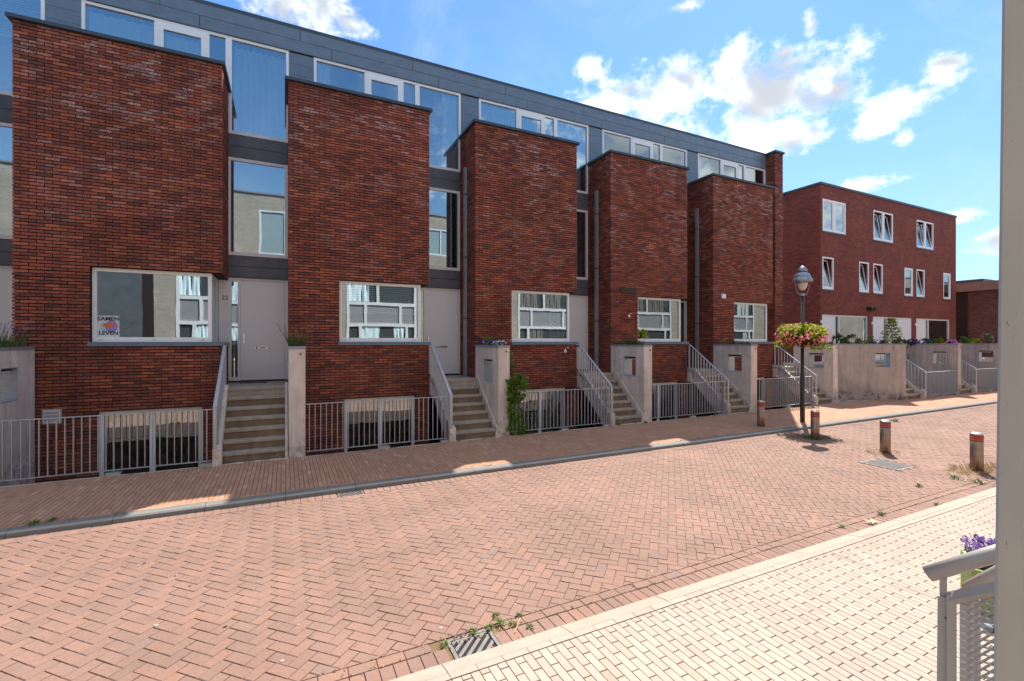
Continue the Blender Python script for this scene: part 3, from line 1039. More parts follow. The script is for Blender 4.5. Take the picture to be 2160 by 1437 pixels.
# small fittings that belong to single houses
r1, x1h = H[1]
mbx = MB().box(0.405, 0.68, -0.018, 0.0, 0.73, 1.005, M_GALV)
mbx.box(0.43, 0.655, -0.024, -0.018, 0.755, 0.98, M_WHITE)
for i in range(3):
    mbx.box(0.44, 0.645, -0.03, -0.024, 0.775 + i * .068, 0.775 + i * .068 + .055, M_GALV)
part('meter_hatch', mbx, r1, label='white louvred hatch low on the brick')
def textmesh(body, size, mat, ext=0.004, shear=0.0, bold=0.0):
    cu = bpy.data.curves.new('letters', 'FONT')
    cu.body = body
    cu.size = size
    cu.extrude = ext
    cu.offset = bold
    cu.shear = shear
    cu.resolution_u = 2
    cu.align_x = 'CENTER'
    o = bpy.data.objects.new('letters', cu)
    COL.objects.link(o)
    bpy.context.view_layer.update()
    me = bpy.data.meshes.new_from_object(o.evaluated_get(bpy.context.evaluated_depsgraph_get()))
    bpy.data.objects.remove(o)
    me.materials.clear()
    me.materials.append(mat)
    return me
num = link('house_number', textmesh('22', 0.135, M_INK), r1, (3.17, 1.203, 3.25), (math.pi / 2, 0, 0))
def housenum(root, x, z, s):
    o = link('house_number', textmesh('6', s, M_WHITE, 0.006, 0.0, 0.006), root, (x, -0.008, z), (math.pi / 2, 0, 0))
    return o
n3 = MB().box(-.045, .045, -.012, 0, -.06, .06, M_WHITE)
housenum(H[3][0], 2.83, 1.94, 0.15)
part('door_bell', MB().box(2.905, 2.94, -.015, 0.0, 2.06, 2.095, M_WHITE), H[3][0])
housenum(H[4][0], 0.72, 3.03, 0.15)
part('door_bell', MB().box(0.79, 0.825, -.015, 0.0, 3.13, 3.165, M_WHITE), H[4][0])
v = MB().box(0.35, 0.98, -0.03, 0.0, 3.80, 3.935, M_BLACK)
for i in range(4):
    v.box(0.36, 0.97, -0.04, -0.03, 3.81 + i * .031, 3.81 + i * .031 + .018, M_POLE)
part('slit_vent', v, H[4][0])
part('alarm_box', MB().chbox(0.40, 0.57, -0.06, 0.0, 3.80, 3.955, M_WHITE, 0.01), H[5][0])

# brick pier at the end of the row
pier = thing('brick_pier', 'tall slim brick pier that closes the right end of the terrace', 'pier', (18.1, 12.29, 0))
part('core', MB().box(0.012, 0.488, 0.012, 4.0, -1.0, 10.0, M_MORTAR), pier)
bx = []
for c, a, b, za, zb in courses(0.0, 0.5, 0.0, 10.045, []):
    bx.append((a, b, R.uniform(-.002, .002), 0.1, za, zb, 'f'))
for c, a, b, za, zb in courses(0.112, 4.0, 0.0, 10.045, [], 1):
    if a < 1.2:
        bx.append((R.uniform(-.002, .002), .1, a, b, za, zb, 's'))
    bx.append((.4, .5 + R.uniform(-.002, .002), a, b, za, zb, 's'))
place_bricks(pier, (18.1, 12.29, 0), bx)
part('cap', MB().box(-.05, .55, -.05, 4.0, 10.05, 10.13, M_TRIM), pier)

# ------------------------------------------------------------------ curtains, blinds and things inside the windows
def curtain(x0, x1, y, z0, z1, mat, waves=9, amp=0.03, pinch=None):
    nx, nz = waves * 6, 6
    vs, fs = [], []
    ph = R.uniform(0, 6)
    for j in range(nz + 1):
        tz = j / nz
        for i in range(nx + 1):
            tx = i / nx
            xx = x0 + (x1 - x0) * tx
            if pinch:
                xx = x0 + (x1 - x0) * (pinch[0] + (1 - pinch[0]) * tx if tz < .5 else tx * (1.0))
            yy = y + amp * math.sin(tx * waves * 2 * math.pi + ph + 0.6 * math.sin(5 * tx + ph)) + 0.012 * math.sin(17 * tx + 3 * tz)
            vs.append((xx, yy, z0 + (z1 - z0) * tz))
    for j in range(nz):
        for i in range(nx):
            a = j * (nx + 1) + i
            fs.append((a, a + 1, a + nx + 2, a + nx + 1))
    mb = MB()
    mb.add(vs, fs, mat)
    return mb

def put_curtain(k, x0, x1, y, z0, z1, mat, label, waves=9, amp=0.03):
    X0 = H[k][1]
    mb = curtain(0, x1 - x0, 0, 0, z1 - z0, mat, waves, amp)
    return solo('curtain', mb, label, 'curtain', (X0 + x0, 11.5 + y, z0), 'curtains behind the panes', smooth=True)

put_curtain(1, 3.34, 4.44, 1.33, 7.26, 9.30, M_CURT, 'sky tinted white curtain filling the tall top window above the door numbered 22', 8, 0.05)
put_curtain(1, 0.70, 1.82, 1.31, 7.26, 9.30, M_CURT, 'sky tinted white curtain in the wide pane left of the terrace door above the poster house', 6)
put_curtain(1, 2.02, 2.68, 1.31, 7.26, 9.20, M_CURT, 'sky tinted white curtain behind the terrace door glass above the poster house', 4)
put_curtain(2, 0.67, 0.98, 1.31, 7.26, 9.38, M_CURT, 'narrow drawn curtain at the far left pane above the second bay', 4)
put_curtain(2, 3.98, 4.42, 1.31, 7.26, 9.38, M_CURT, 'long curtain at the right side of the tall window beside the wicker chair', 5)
put_curtain(3, 0.67, 1.82, 1.31, 7.26, 9.38, M_CURT, 'pleated sky tinted white curtain in the wide pane above the third bay', 12)
put_curtain(3, 2.02, 2.68, 1.31, 7.26, 9.24, M_CURT, 'pleated sky tinted white curtain behind the terrace door above the third bay', 8)
put_curtain(3, 3.32, 4.25, 1.31, 7.26, 9.38, M_CURT, 'pleated sky tinted white curtain in the tall window right of the third bay', 10)
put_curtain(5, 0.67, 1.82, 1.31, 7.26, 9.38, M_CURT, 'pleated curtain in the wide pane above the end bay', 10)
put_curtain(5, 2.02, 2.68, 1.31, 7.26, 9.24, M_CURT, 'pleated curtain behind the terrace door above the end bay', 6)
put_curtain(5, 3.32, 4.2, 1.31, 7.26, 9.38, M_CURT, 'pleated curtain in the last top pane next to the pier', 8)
put_curtain(2, 3.98, 4.42, 1.40, 4.40, 6.55, M_TEAL, 'dark teal curtain in the stair window between second and third bay', 5)
put_curtain(3, 3.32, 4.40, 1.40, 4.40, 6.55, M_CURTG, 'sage green curtain in the stair window between third and fourth bay', 7)
def shade(k, x0, x1, y, z0, z1, label, slats=False, mat=None):
    X0 = H[k][1]
    mb = MB()
    mat = mat or M_BLIND
    if slats:
        n = int((z1 - z0) / 0.05)
        for i in range(n):
            z = i * (z1 - z0) / n
            mb.bar((0, 0, z + .02), (x1 - x0, 0, z + .02), 0.045, 0.004, mat, (0, 0.5, 0.85))
        mb.box(0, x1 - x0, -.02, .02, -.03, 0.0, M_WHITE)
    else:
        mb.box(0, x1 - x0, 0, .004, 0, z1 - z0, mat)
        mb.box(0, x1 - x0, -.008, .012, -.025, 0, M_WHITE)
    return solo('window_blind', mb, label, 'blind', (X0 + x0, 11.5 + y, z0))
shade(2, 1.16, 2.96, 0.22, 2.98, 3.63, 'slatted grey blind half lowered in the second corner window', True)
shade(4, 1.16, 2.84, 0.22, 2.95, 3.63, 'plain pale blind half lowered in the corner window beside the open door')
shade(3, 1.28, 2.80, 0.22, -0.38, 0.82, 'slatted blind closed over the basement window behind the creeper', True)
shade(4, 0.66, 1.82, 1.38, 7.26, 9.38, 'plain white blind drawn down left of the grey terrace door')
shade(4, 3.32, 4.45, 1.38, 7.26, 9.38, 'plain white blind drawn down right of the grey terrace door')
shade(0, 3.30, 4.46, 1.38, 8.45, 9.40, 'finely slatted blind in the top window at the left edge', True)

# poster
p = thing('poster', 'poster with an orange shape and the words SAMEN LEVEN on the window pane', 'poster', (-3.285, 11.629, 2.352))
part('sheet', MB().box(0, 0.335, 0, .004, 0, 0.42, M_PAPER), p)
def disc(cx, cz, rx, rz, mat, y, n=28, wob=0.0):
    mb = MB()
    vs = []
    for yy in (y, y + .001):
        for i in range(n):
            t = 2 * math.pi * i / n
            k = 1 + wob * math.sin(2 * t + 1) + wob * 0.6 * math.sin(3 * t)
            vs.append((cx + rx * k * math.cos(t), yy, cz + rz * k * math.sin(t)))
    fs = [tuple(range(n)), tuple(range(2 * n - 1, n - 1, -1))] + [(i, n + i, n + (i + 1) % n, (i + 1) % n) for i in range(n)]
    mb.add(vs, fs, mat)
    return mb
part('printed_shape', disc(0.14, 0.20, 0.10, 0.105, M_TEALP, -.0022), p, label='pale teal round print')
part('printed_shape', disc(0.215, 0.21, 0.095, 0.12, M_LILAC, -.0036), p, label='lilac round print')
part('printed_shape', disc(0.175, 0.235, 0.085, 0.05, M_ORANGE, -.005, wob=0.12), p, label='orange rounded print')
link('lettering', textmesh('SAMEN', 0.105, M_INK, .0006, 0.0, 0.002), p, (0.168, -.0055, 0.325), (math.pi / 2, 0, 0))
link('lettering', textmesh('LEVEN', 0.105, M_INK, .0006, 0.0, 0.002), p, (0.168, -.0055, 0.045), (math.pi / 2, 0, 0))

# ------------------------------------------------------------------ plants
def rdir():
    while True:
        q = Vector((R.uniform(-1, 1), R.uniform(-1, 1), R.uniform(-1, 1)))
        if 0.05 < q.length < 1:
            return q.normalized()

def foliage(mb, c, r, n, l, w, mat, up=0.25, shell=0.55):
    """leaves through an ellipsoid, denser towards its surface, in uneven clumps"""
    clumps = [(rdir(), R.uniform(0.6, 1.05)) for _ in range(max(5, n // 40))]
    for _ in range(n):
        d0, k = R.choice(clumps)
        q = (d0 + rdir() * 0.55)
        q = q.normalized() * (R.uniform(shell, 1.0) ** 0.7) * k
        p = Vector((c[0] + q.x * r[0], c[1] + q.y * r[1], c[2] + q.z * r[2]))
        d = (q.normalized() * 0.6 + rdir() * 0.8 + Vector((0, 0, up)))
        s = R.uniform(0.65, 1.25)
        mb.leaf(p, d, rdir(), l * s, w * s, mat)

def blades(mb, c, rx, ry, n, h, w, mat, lean=0.35):
    for _ in range(n):
        a = R.uniform(0, 2 * math.pi)
        q = math.sqrt(R.random())
        p = Vector((c[0] + rx * q * math.cos(a), c[1] + ry * q * math.sin(a), c[2]))
        hh = h * R.uniform(0.55, 1.1)
        out = Vector((math.cos(a) * q, math.sin(a) * q, 0)) * lean + Vector((R.gauss(0, .15), R.gauss(0, .15), 0))
        tip = p + Vector((out.x * hh, out.y * hh, hh))
        mid = p.lerp(tip, 0.55) + Vector((0, 0, hh * 0.08))
        s = Vector((R.uniform(-1, 1), R.uniform(-1, 1), 0)).normalized() * w / 2
        mb.add([tuple(p - s), tuple(p + s), tuple(mid + s * .8), tuple(tip), tuple(mid - s * .8)], [(0, 1, 2, 4), (4, 2, 3)], mat)
        yield tip, p

def flower(mb, c, r, mat, n=None):
    n = n or rdir() + Vector((0, -0.6, 0.5))
    n = n.normalized()
    s = n.cross(Vector((0.2, 0.3, 0.9))).normalized()
    u = n.cross(s)
    c = Vector(c)
    vs = [tuple(c + n * r * 0.35)]
    k = 10
    for i in range(k):
        t = 2 * math.pi * i / k
        rr = r * (1.0 if i % 2 == 0 else 0.72)
        vs.append(tuple(c + (s * math.cos(t) + u * math.sin(t)) * rr))
    mb.add(vs, [(0, 1 + i, 1 + (i + 1) % k) for i in range(k)], mat)

def spiky_plant(name, loc, label, rx, ry, n, h, grassmat, headmat, heads, head_h=0.05, cat='plant', w=0.006, lean=0.5):
    t = thing(name, label, cat, loc)
    mb = MB()
    hd = MB()
    tips = list(blades(mb, (0, 0, 0), rx, ry, n, h, w, grassmat, lean))
    foliage(mb, (0, 0, h * 0.2), (rx, ry, h * 0.28), n // 2, h * .22, .008, grassmat, 0.5)
    part('foliage', mb, t)
    if heads:
        st = MB()
        for tip, p in R.sample(tips, min(heads, len(tips))):
            d = (tip - p)
            top = p + d * R.uniform(1.25, 1.75)
            st.bar(tuple(p + d * 0.5), tuple(top), 0.004, 0.004, grassmat)
            for q in range(7):
                hd.leaf(top + d.normalized() * (q * head_h / 6), d + rdir() * d.length * 0.9, rdir(), 0.02, 0.013, headmat)
        part('stems', st, t)
        part('flower_heads', hd, t)
    return t

# ------------------------------------------------------------------ planter walls, stairs, railings, fences in front of the row
def planter_wall(loc, label, length=1.47, rz=0.0, back=0.0, open_y=(0.33, 0.86), mat=None):
    mat = mat or M_CONC
    t = thing('planter_wall', label, 'garden wall', loc, 'concrete planter walls beside the steps', rz)
    b = MB()
    T, L = 0.30, length
    oy0, oy1, oz0, oz1 = open_y[0], open_y[1], 1.255, 1.825
    b.box(0, T, 0, oy0, -0.6, 2.115, mat)
    b.box(0, T, oy1, L, -0.6, 2.115, mat)
    b.box(0, T, oy0, oy1, -0.6, oz0, mat)
    b.box(0, T, oy0, oy1, oz1, 2.115, mat)
    part('wall', b, t)
    c = MB()
    c.box(-.012, T + .012, -.012, .05, 2.115, 2.17, M_PIPE)
    c.box(-.012, .04, .05, L - .003, 2.115, 2.17, M_PIPE)
    c.box(T - .04, T + .012, .05, L - .003, 2.115, 2.17, M_PIPE)
    c.box(.04, T - .04, .05, L - .003, 2.115, 2.135, M_SOIL)
    part('coping', c, t)
    f = MB()
    f.box(-.006, T + .006, oy0, oy0 + .012, oz0, oz1, M_GALV)
    f.box(-.006, T + .006, oy1 - .012, oy1, oz0, oz1, M_GALV)
    f.box(-.006, T + .006, oy0 + .012, oy1 - .012, oz0, oz0 + .012, M_GALV)
    f.box(-.006, T + .006, oy0 + .012, oy1 - .012, oz1 - .012, oz1, M_GALV)
    part('opening_frame', f, t)
    lm = MB().box(.06, .24, oy0 + .14, oy1 - .03, oz1 - .06, oz1 - .013, M_BLACK)
    lm.box(.07, .23, oy0 + .15, oy1 - .04, oz1 - .085, oz1 - .06, M_WHITE)
    part('niche_lamp', lm, t)
    sp = MB().tube([(0.21, -.03, 2.02), (0.21, 0.01, 2.02)], 0.018, M_BLACK, 10)
    part('spout', sp, t)
    return t

WLAB = {0: 'concrete planter wall at the left edge with a square niche, behind the railing',
        1: 'slim concrete planter wall right of the steps to door 22, topped by a grass tuft',
        2: 'concrete planter wall topped by pansies, with the creeper on its right side',
        3: 'concrete planter wall topped by a low green strip, left of the black slit vent house fence',
        4: 'concrete planter wall with sparse grass on top, left of the last railing',
        5: 'concrete planter wall right behind the street lamp'}
for k in range(0, 6):
    planter_wall((0.057 + PITCH * (k - 1), 10.03, 0), WLAB[k])

def stair(loc, label, mirror=False, rz=0.0, land=1.44):
    t = thing('front_steps', label, 'steps', loc, 'concrete front steps up to the doors', rz)
    sx = -1 if mirror else 1
    def B(x0, x1, *a):
        mb = MB()
        xa, xb = sorted((sx * x0, sx * x1))
        mb.box(xa, xb, *a)
        return mb
    for i in range(6):
        z = 0.185 * i
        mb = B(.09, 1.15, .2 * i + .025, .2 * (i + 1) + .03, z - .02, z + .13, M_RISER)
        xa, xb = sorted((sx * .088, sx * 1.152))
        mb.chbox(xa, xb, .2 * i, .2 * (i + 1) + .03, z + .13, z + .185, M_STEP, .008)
        part('step', mb, t)
    mb = B(-.038, 1.20, 1.30, 1.2 + land, 0.90, 1.24, M_CONC)
    xa, xb = sorted((sx * -.04, sx * 1.2))
    mb.chbox(xa, xb, 1.2, 1.2 + land, 1.24, 1.295, M_STEP, .008)
    part('landing', mb, t)
    xa, xb = sorted((0.0, sx * .088))
    prof = [(0.0, -.5), (.22, -.05), (1.22, .86), (1.298, .86), (1.298, 1.30), (1.2, 1.36), (0.02, .29), (0.0, .22)]
    part('stringer', MB().prism_x(prof, xa, xb, M_CONC), t)
    xa, xb = sorted((sx * 1.152, sx * 1.20))
    part('side_curb', MB().prism_x([(-.03, -.3), (1.3, .9), (1.3, 1.37), (1.2, 1.37), (0.02, .27), (-.03, .24)], xa, xb, M_CONC), t)
    xa, xb = sorted((sx * -.03, sx * .11))
    e = MB().prism_x([(-.14, -.1), (-.002, -.1), (-.002, .36), (-.05, .36), (-.14, .30)], xa, xb, M_CONC)
    part('end_block', e, t)
    xa, xb = sorted((sx * 0.06, sx * 1.15))
    part('soffit', MB().prism_x([(.25, -.06), (1.22, .84), (1.2, .98), (.24, .02)], xa, xb, M_CONC), t)
    return t

def rail_side(loc, label, mirror=False, rz=0.0):
    t = thing('stair_railing', label, 'railing', loc, 'galvanised stair railings', rz)
    top = lambda y: 1.07 + (y + .12) * (1.10 / 1.52)
    bot = lambda y: 0.31 + (y + .12) * (1.06 / 1.52)
    part('handrail', MB().bar((0, -.13, top(-.13)), (0, 1.41, top(1.41)), .062, .014, M_GALV), t)
    part('bottom_rail', MB().bar((0, -.06, bot(-.06)), (0, 1.39, bot(1.39)), .04, .012, M_GALV), t)
    part('end_post', MB().box(-.03, .03, -.136, -.122, .30, 1.065, M_GALV), t)
    part('end_post', MB().box(-.03, .03, 1.398, 1.412, 1.28, 2.165, M_GALV), t)
    for i in range(12):
        y = -.01 + i * .115
        part('baluster', MB().box(-.022, .022, y - .005, y + .005, bot(y) + .004, top(y) - .006, M_GALV), t)
    for y in (.08, .62, 1.2):
        part('bracket', MB().box(-.02, .03, y, y + .05, bot(y) - .20, bot(y) + .02, M_GALV), t)
    return t

def fence(loc, label, length=2.93, rz=0.0):
    t = thing('area_railing', label, 'railing', loc, 'galvanised railings before the light wells', rz)
    part('top_rail', MB().box(0, length, -.025, .025, 1.018, 1.032, M_GALV), t)
    part('bottom_rail', MB().box(0, length, -.025, .025, .082, .094, M_GALV), t)
    n = int(length / .108)
    o0 = None
    for i in range(n):
        x = .06 + i * (length - .1) / n
        if o0 is None:
            o0 = part('baluster', MB().box(-.006, .006, -.015, .015, .094, 1.018, M_GALV), t)
            me = o0.data
            o0.location.x = x
        else:
            link('baluster', me, t, (x, 0, 0))
    for x in (length * .52, length - .08):
        part('post', MB().box(x - .006, x + .006, -.03, .03, 0.06, 1.018, M_GALV), t)
        part('base_plate', MB().box(x - .10, x + .10, -.05, .06, 0.004, .052, M_GALV), t)
    return t

SLAB = ['', 'stained concrete steps up to the door numbered 22', 'concrete steps up to the second closed door, left of the pansies',
        'concrete steps between the creeper railing and the third door', 'concrete steps up to the open door', 'concrete steps behind the street lamp, nearest the wide concrete wall']
RLAB = ['', 'stair railing left of the steps to door 22', 'stair railing left of the steps beside the pansies', 'stair railing rising right of the creeper',
        'stair railing left of the steps to the open door', 'sunlit stair railing behind the street lamp']
FLAB = ['', 'area railing at the left, before the white louvred hatch and basement window', 'area railing between the grass topped wall and the second steps',
        'area railing grown over by the creeper at its left end', 'area railing right of the green topped wall, before the open door house', 'area railing behind the street lamp, before the end house']
for k in range(1, 6):
    X0 = H[k][1]
    stair((X0 + 3.285, 10.05, 0), SLAB[k])
    rail_side((X0 + 3.29, 10.05, 0), RLAB[k])
    fence((X0 + .31 if k > 1 else X0 + .31, 10.0, 0), FLAB[k])
stair((H[0][1] + 3.285, 10.05, 0), 'concrete steps at the far left edge behind the niche wall')

wl = MB()
for k in range(0, 6):
    X0 = 0.057 + PITCH * (k - 2)
    wl.box(X0 + .3, X0 + 3.3, 9.97, 11.5, -1.0, -0.80, M_GRAVEL)
wl.box(-9, 18.1, 9.932, 9.968, -1.0, 0.004, M_CONC)
for k in range(0, 6):
    X0 = 0.057 + PITCH * (k - 2)
    wl.box(X0 + 3.3, X0 + 4.5, 9.97, 10.05, -1.0, -0.004, M_CONC)
struct('light_well', wl)
solo('door_mat', MB().chbox(0, .56, 0, .32, 0, .016, M_BLACK, .006), 'black door mat on the landing before door 22', 'mat', (-0.95, 12.30, 1.297))

# planting on the walls
spiky_plant('lavender', (-4.29, 10.75, 2.135), 'green lavender clump with purple spikes at the left edge', .14, .60, 420, .26, M_GRASS, M_LAV, 60, .07)
spiky_plant('ornamental_grass', (0.207, 10.32, 2.135), 'grass tuft with faded flower heads on the slim wall right of door 22', .13, .24, 420, .24, M_GRASS, M_DRYF, 55, .06)
pz = thing('pansies', 'bed of violet, pink and white pansies on the planter wall', 'flowers', (4.707, 10.05, 2.135))
a, b = MB(), MB()
foliage(a, (0, .65, .05), (.13, .6, .09), 500, .05, .03, M_LEAF)
foliage(a, (0, .9, .16), (.12, .45, .08), 160, .05, .02, M_VINE)
for i in range(190):
    y = R.uniform(.06, 1.3)
    m = M_VIOLET
    if y < .25: m = R.choice((M_WHITEF, M_VIOLET))
    elif y < .42: m = R.choice((M_WHITEF, M_WHITEF, M_VIOLET))
    elif .75 < y < .95: m = R.choice((M_WHITEF, M_VIOLET, M_VIOLET))
    elif .95 < y < 1.15: m = R.choice((M_ROSE, M_ROSE, M_VIOLET))
    flower(b, (R.uniform(-.13, .13), y, R.uniform(.06, .15)), R.uniform(.022, .034), m, Vector((R.gauss(-.2, .4), R.gauss(-.8, .4), R.uniform(.2, .9))))
part('leaves', a, pz)
part('blossoms', b, pz)
for k, (lab, n, h) in {3: ('low green plants filling the top of the wall left of the open door', 520, .19), 4: ('sparse green grass on the wall left of the last railing', 300, .17)}.items():
    X = 0.057 + PITCH * (k - 1)
    t = thing('low_plants', lab, 'plant', (X + .15, 10.35, 2.135))
    a = MB()
    list(blades(a, (0, .45, 0), .13, .62, n, h, .007, M_GRASS, .4))
    foliage(a, (0, .45, .05), (.13, .62, .10), n, .05, .018, M_LEAF)
    part('foliage', a, t)
t = thing('low_plants', 'few small plants on the wall behind the street lamp', 'plant', (18.2, 10.4, 2.135))
a = MB()
foliage(a, (0, .3, .05), (.12, .4, .1), 200, .05, .02, M_LEAF)
part('foliage', a, t)

cr = thing('creeper', 'green climbing plant hanging on the railing right of the pansy wall', 'climber', (4.9, 9.96, 0))
a, st = MB(), MB()
foliage(a, (.12, .0, 1.12), (.32, .19, .40), 760, .085, .05, M_VINE, -.2)
foliage(a, (.09, .0, .70), (.24, .16, .45), 560, .08, .045, M_VINE, -.2)
foliage(a, (.14, 0.0, .22), (.32, .17, .26), 520, .07, .04, M_VINE, -.1)
foliage(a, (.08, .5, 1.95), (.15, .1, .12), 70, .08, .045, M_VINE, 0)
foliage(a, (.02, .2, 1.62), (.10, .1, .22), 90, .075, .04, M_VINE, 0)
foliage(a, (.55, .05, .55), (.14, .08, .45), 90, .07, .035, M_LEAF, 0)
for i in range(5):
    x = R.uniform(-.05, .2)
    st.tube([(x, .05, -.6), (x + R.uniform(-.1, .1), .06, .5), (x + R.uniform(-.1, .15), .04, 1.2), (x * .5, .3, 1.9)], .007, M_TWIG, 5)
part('leaves', a, cr)
part('stems', st, cr)

# plants standing behind the corner panes
def indoor(loc, label, r, n, flowers=None, pot=True):
    t = thing('pot_plant', label, 'plant', loc)
    if pot:
        part('pot', MB().lathe([(.05, 0), (.075, .12), (.08, .12), (.08, .13)], (0, 0, 0), M_TERRA, 14), t)
    a = MB()
    foliage(a, (0, 0, .13 + r[2]), r, n, .07, .04, M_VINE)
    part('leaves', a, t)
    if flowers:
        b = MB()
        for i in range(26):
            q = rdir()
            flower(b, (q.x * r[0] * 1.1, q.y * r[1] * 1.1 - .03, .13 + r[2] + q.z * r[2] * 1.1), .028, flowers)
        part('blossoms', b, t)
    return t
indoor((-2.87, 11.74, 2.256), 'pink flowering pot plant beside the poster', (.11, .08, .17), 130, M_PINK)
indoor((1.60, 11.80, 2.256), 'bright green pot plant low in the second corner window', (.10, .08, .12), 120)
indoor((10.55, 11.82, 2.256), 'wide leafy plant row low in the window beside the open door', (.48, .09, .20), 420, M_ROSE)
indoor((7.42, 11.85, 2.256), 'small orange flowering pot plant at the right of the third corner window', (.09, .07, .14), 90, M_ORANGE if False else M_PINK)
mb = MB().chbox(0, .42, 0, .2, 0, .16, M_MINT, .03)
solo('bread_bin', mb, 'mint green enamel bin standing in the second corner window', 'bin', (2.42, 11.75, 2.256))
solo('yellow_board', MB().box(0, .22, 0, .02, 0, .30, M_YELLOW), 'yellow board leaning in the third corner window', 'board', (5.96, 11.85, 2.256))
ch = thing('wicker_chair', 'blue wicker chair back behind the tall window right of the second bay', 'chair', (3.62, 13.15, 7.16))
a = MB()
pts = [(-.17 , 0, .45)] + [(-.17 * math.cos(math.pi * i / 8), 0, .85 + .12 * math.sin(math.pi * i / 8)) for i in range(9)] + [(.17, 0, .45)]
a.tube(pts, .022, M_WICKER, 6)
part('back_frame', a, ch)
a = MB()
for i in range(6):
    a.bar((-.16, 0, .46 + .07 * i), (.0 + .16, 0, .60 + .07 * i * .8), .012, .012, M_WICKER)
    a.bar((.16, 0, .46 + .07 * i), (-.16, 0, .60 + .07 * i * .8), .012, .012, M_WICKER)
part('weave', a, ch)
a = MB().box(-.22, .22, -.05, .4, .38, .45, M_WICKER)
part('seat', a, ch)
for sx in (-.2, .2):
    for sy in (-.02, .36):
        part('leg', MB().box(sx - .02, sx + .02, sy - .02, sy + .02, 0, .38, M_WICKER), ch)

# ------------------------------------------------------------------ street lamp with its flower basket
LX, LY = 13.04, 8.05
lamp = thing('street_lamp', 'dark street lamp pole with a grey bell shaped hood', 'street lamp', (LX, LY, 0))
part('pole', MB().tube([(0, 0, 0), (0, 0, 1.35), (0, 0, 1.36), (0, 0, 3.56)], [.062, .06, .047, .042], M_POLE, 14), lamp, True)
part('collar', MB().lathe([(.05, 3.54), (.055, 3.56), (.055, 3.60), (.03, 3.61)], (0, 0, 0), M_LAMP, 16), lamp)
for s in (-1, 1):
    pts = [(s * (.03 + .165 * math.sin(math.pi * .5 * i / 8)) * 1.0, -s * .0, 3.56 + .33 * (1 - math.cos(math.pi * .5 * i / 8))) for i in range(9)]
    c26 = [(p[0] * CA, -p[0] * SA, p[2]) for p in pts]
    part('yoke_arm', MB().tube(c26, .009, M_LAMP, 6), lamp)
hood = MB().lathe([(.05, 3.93), (.235, 3.935), (.255, 3.955), (.25, 3.99), (.215, 4.035), (.20, 4.06), (.195, 4.10), (.165, 4.16), (.12, 4.19), (.115, 4.215),
                   (.12, 4.225), (.115, 4.275), (.085, 4.33), (.035, 4.375), (.0, 4.385)], (0, 0, 0), M_LAMP, 28)
hood = part('hood', hood, lamp, True)
part('hood_band', MB().lathe([(.121, 4.205), (.124, 4.21), (.124, 4.222), (.121, 4.226)], (0, 0, 0), M_BLACK, 24), hood)
t_, p_, o_ = newmat('frosted_globe')
p_.inputs['Base Color'].default_value = (.66, .60, .53, 1)
p_.inputs['Roughness'].default_value = .2
p_.inputs['Subsurface Weight'].default_value = .3
part('globe', MB().lathe([(.015, 3.70), (.06, 3.715), (.10, 3.77), (.122, 3.85), (.125, 3.93)], (0, 0, 0), MATS['frosted_globe'], 20), lamp, True)

bk = thing('hanging_basket', 'round basket of lime leaves and pink flowers hung round the lamp pole', 'flower basket', (LX, LY, 2.1))
bowl = MB().lathe([(.12, .10), (.30, .14), (.44, .26), (.46, .36)], (0, 0, 0), M_BLACK, 20)
part('bowl', bowl, bk)
a, b = MB(), MB()
foliage(a, (0, 0, .40), (.56, .56, .25), 2100, .085, .06, M_LIME, .15)
foliage(a, (0, 0, .28), (.54, .54, .28), 900, .08, .05, M_LEAF, -.2)
for i in range(26):
    an, rr = R.uniform(0, 6.28), R.uniform(.40, .62)
    foliage(a, (rr * math.cos(an), rr * math.sin(an), R.uniform(.0, .55)), (.10, .10, .12), 40, .075, .05, R.choice((M_LIME, M_LIME, M_LIME)), .1)
for i in range(430):
    q = rdir()
    q = Vector((q.x, q.y, q.z if R.random() < .75 else -abs(q.z)))
    k = R.uniform(.98, 1.16)
    pp = (q.x * .62 * k, q.y * .62 * k, .34 + q.z * .31 * k)
    flower(b, pp, R.uniform(.022, .042), M_PINK, q + Vector((0, 0, .3)))
part('leaves', a, bk)
part('blossoms', b, bk)
part('bracket', MB().box(-.05, .05, -.09, -.05, .02, .12, M_YELLOW), bk)

# ------------------------------------------------------------------ bollards
BLAB = ['bollard on the far pavement in the shade', 'bollard in the patch of weeds beneath the lamp shadow',
        'bollard in the middle of the road left of the metal grating', 'bollard nearest the camera, among dry grass at the right']
for i, (bx_, by_, bz_) in enumerate(((11.40, 8.14, 0.0), (11.44, 6.76, ZR), (11.35, 5.27, ZR), (11.30, 3.82, ZR))):
    t = thing('bollard', 'brushed steel ' + BLAB[i], 'bollard', (bx_, by_, bz_), 'bollards in a line across the street')
    part('body', MB().lathe([(.093, -.2), (.093, .655), (.085, .655)], (0, 0, 0), M_STEEL, 28), t, True)
    for z in (.534, .574, .614):
        part('red_band', MB().lathe([(.0915, z), (.0950, z + .001), (.0950, z + .027), (.0915, z + .028)], (0, 0, 0), M_RED, 28), t)
    part('cap', MB().lathe([(.090, .655), (.094, .660), (.094, .674), (.07, .690), (.0, .694)], (0, 0, 0), M_CHROME, 28), t)

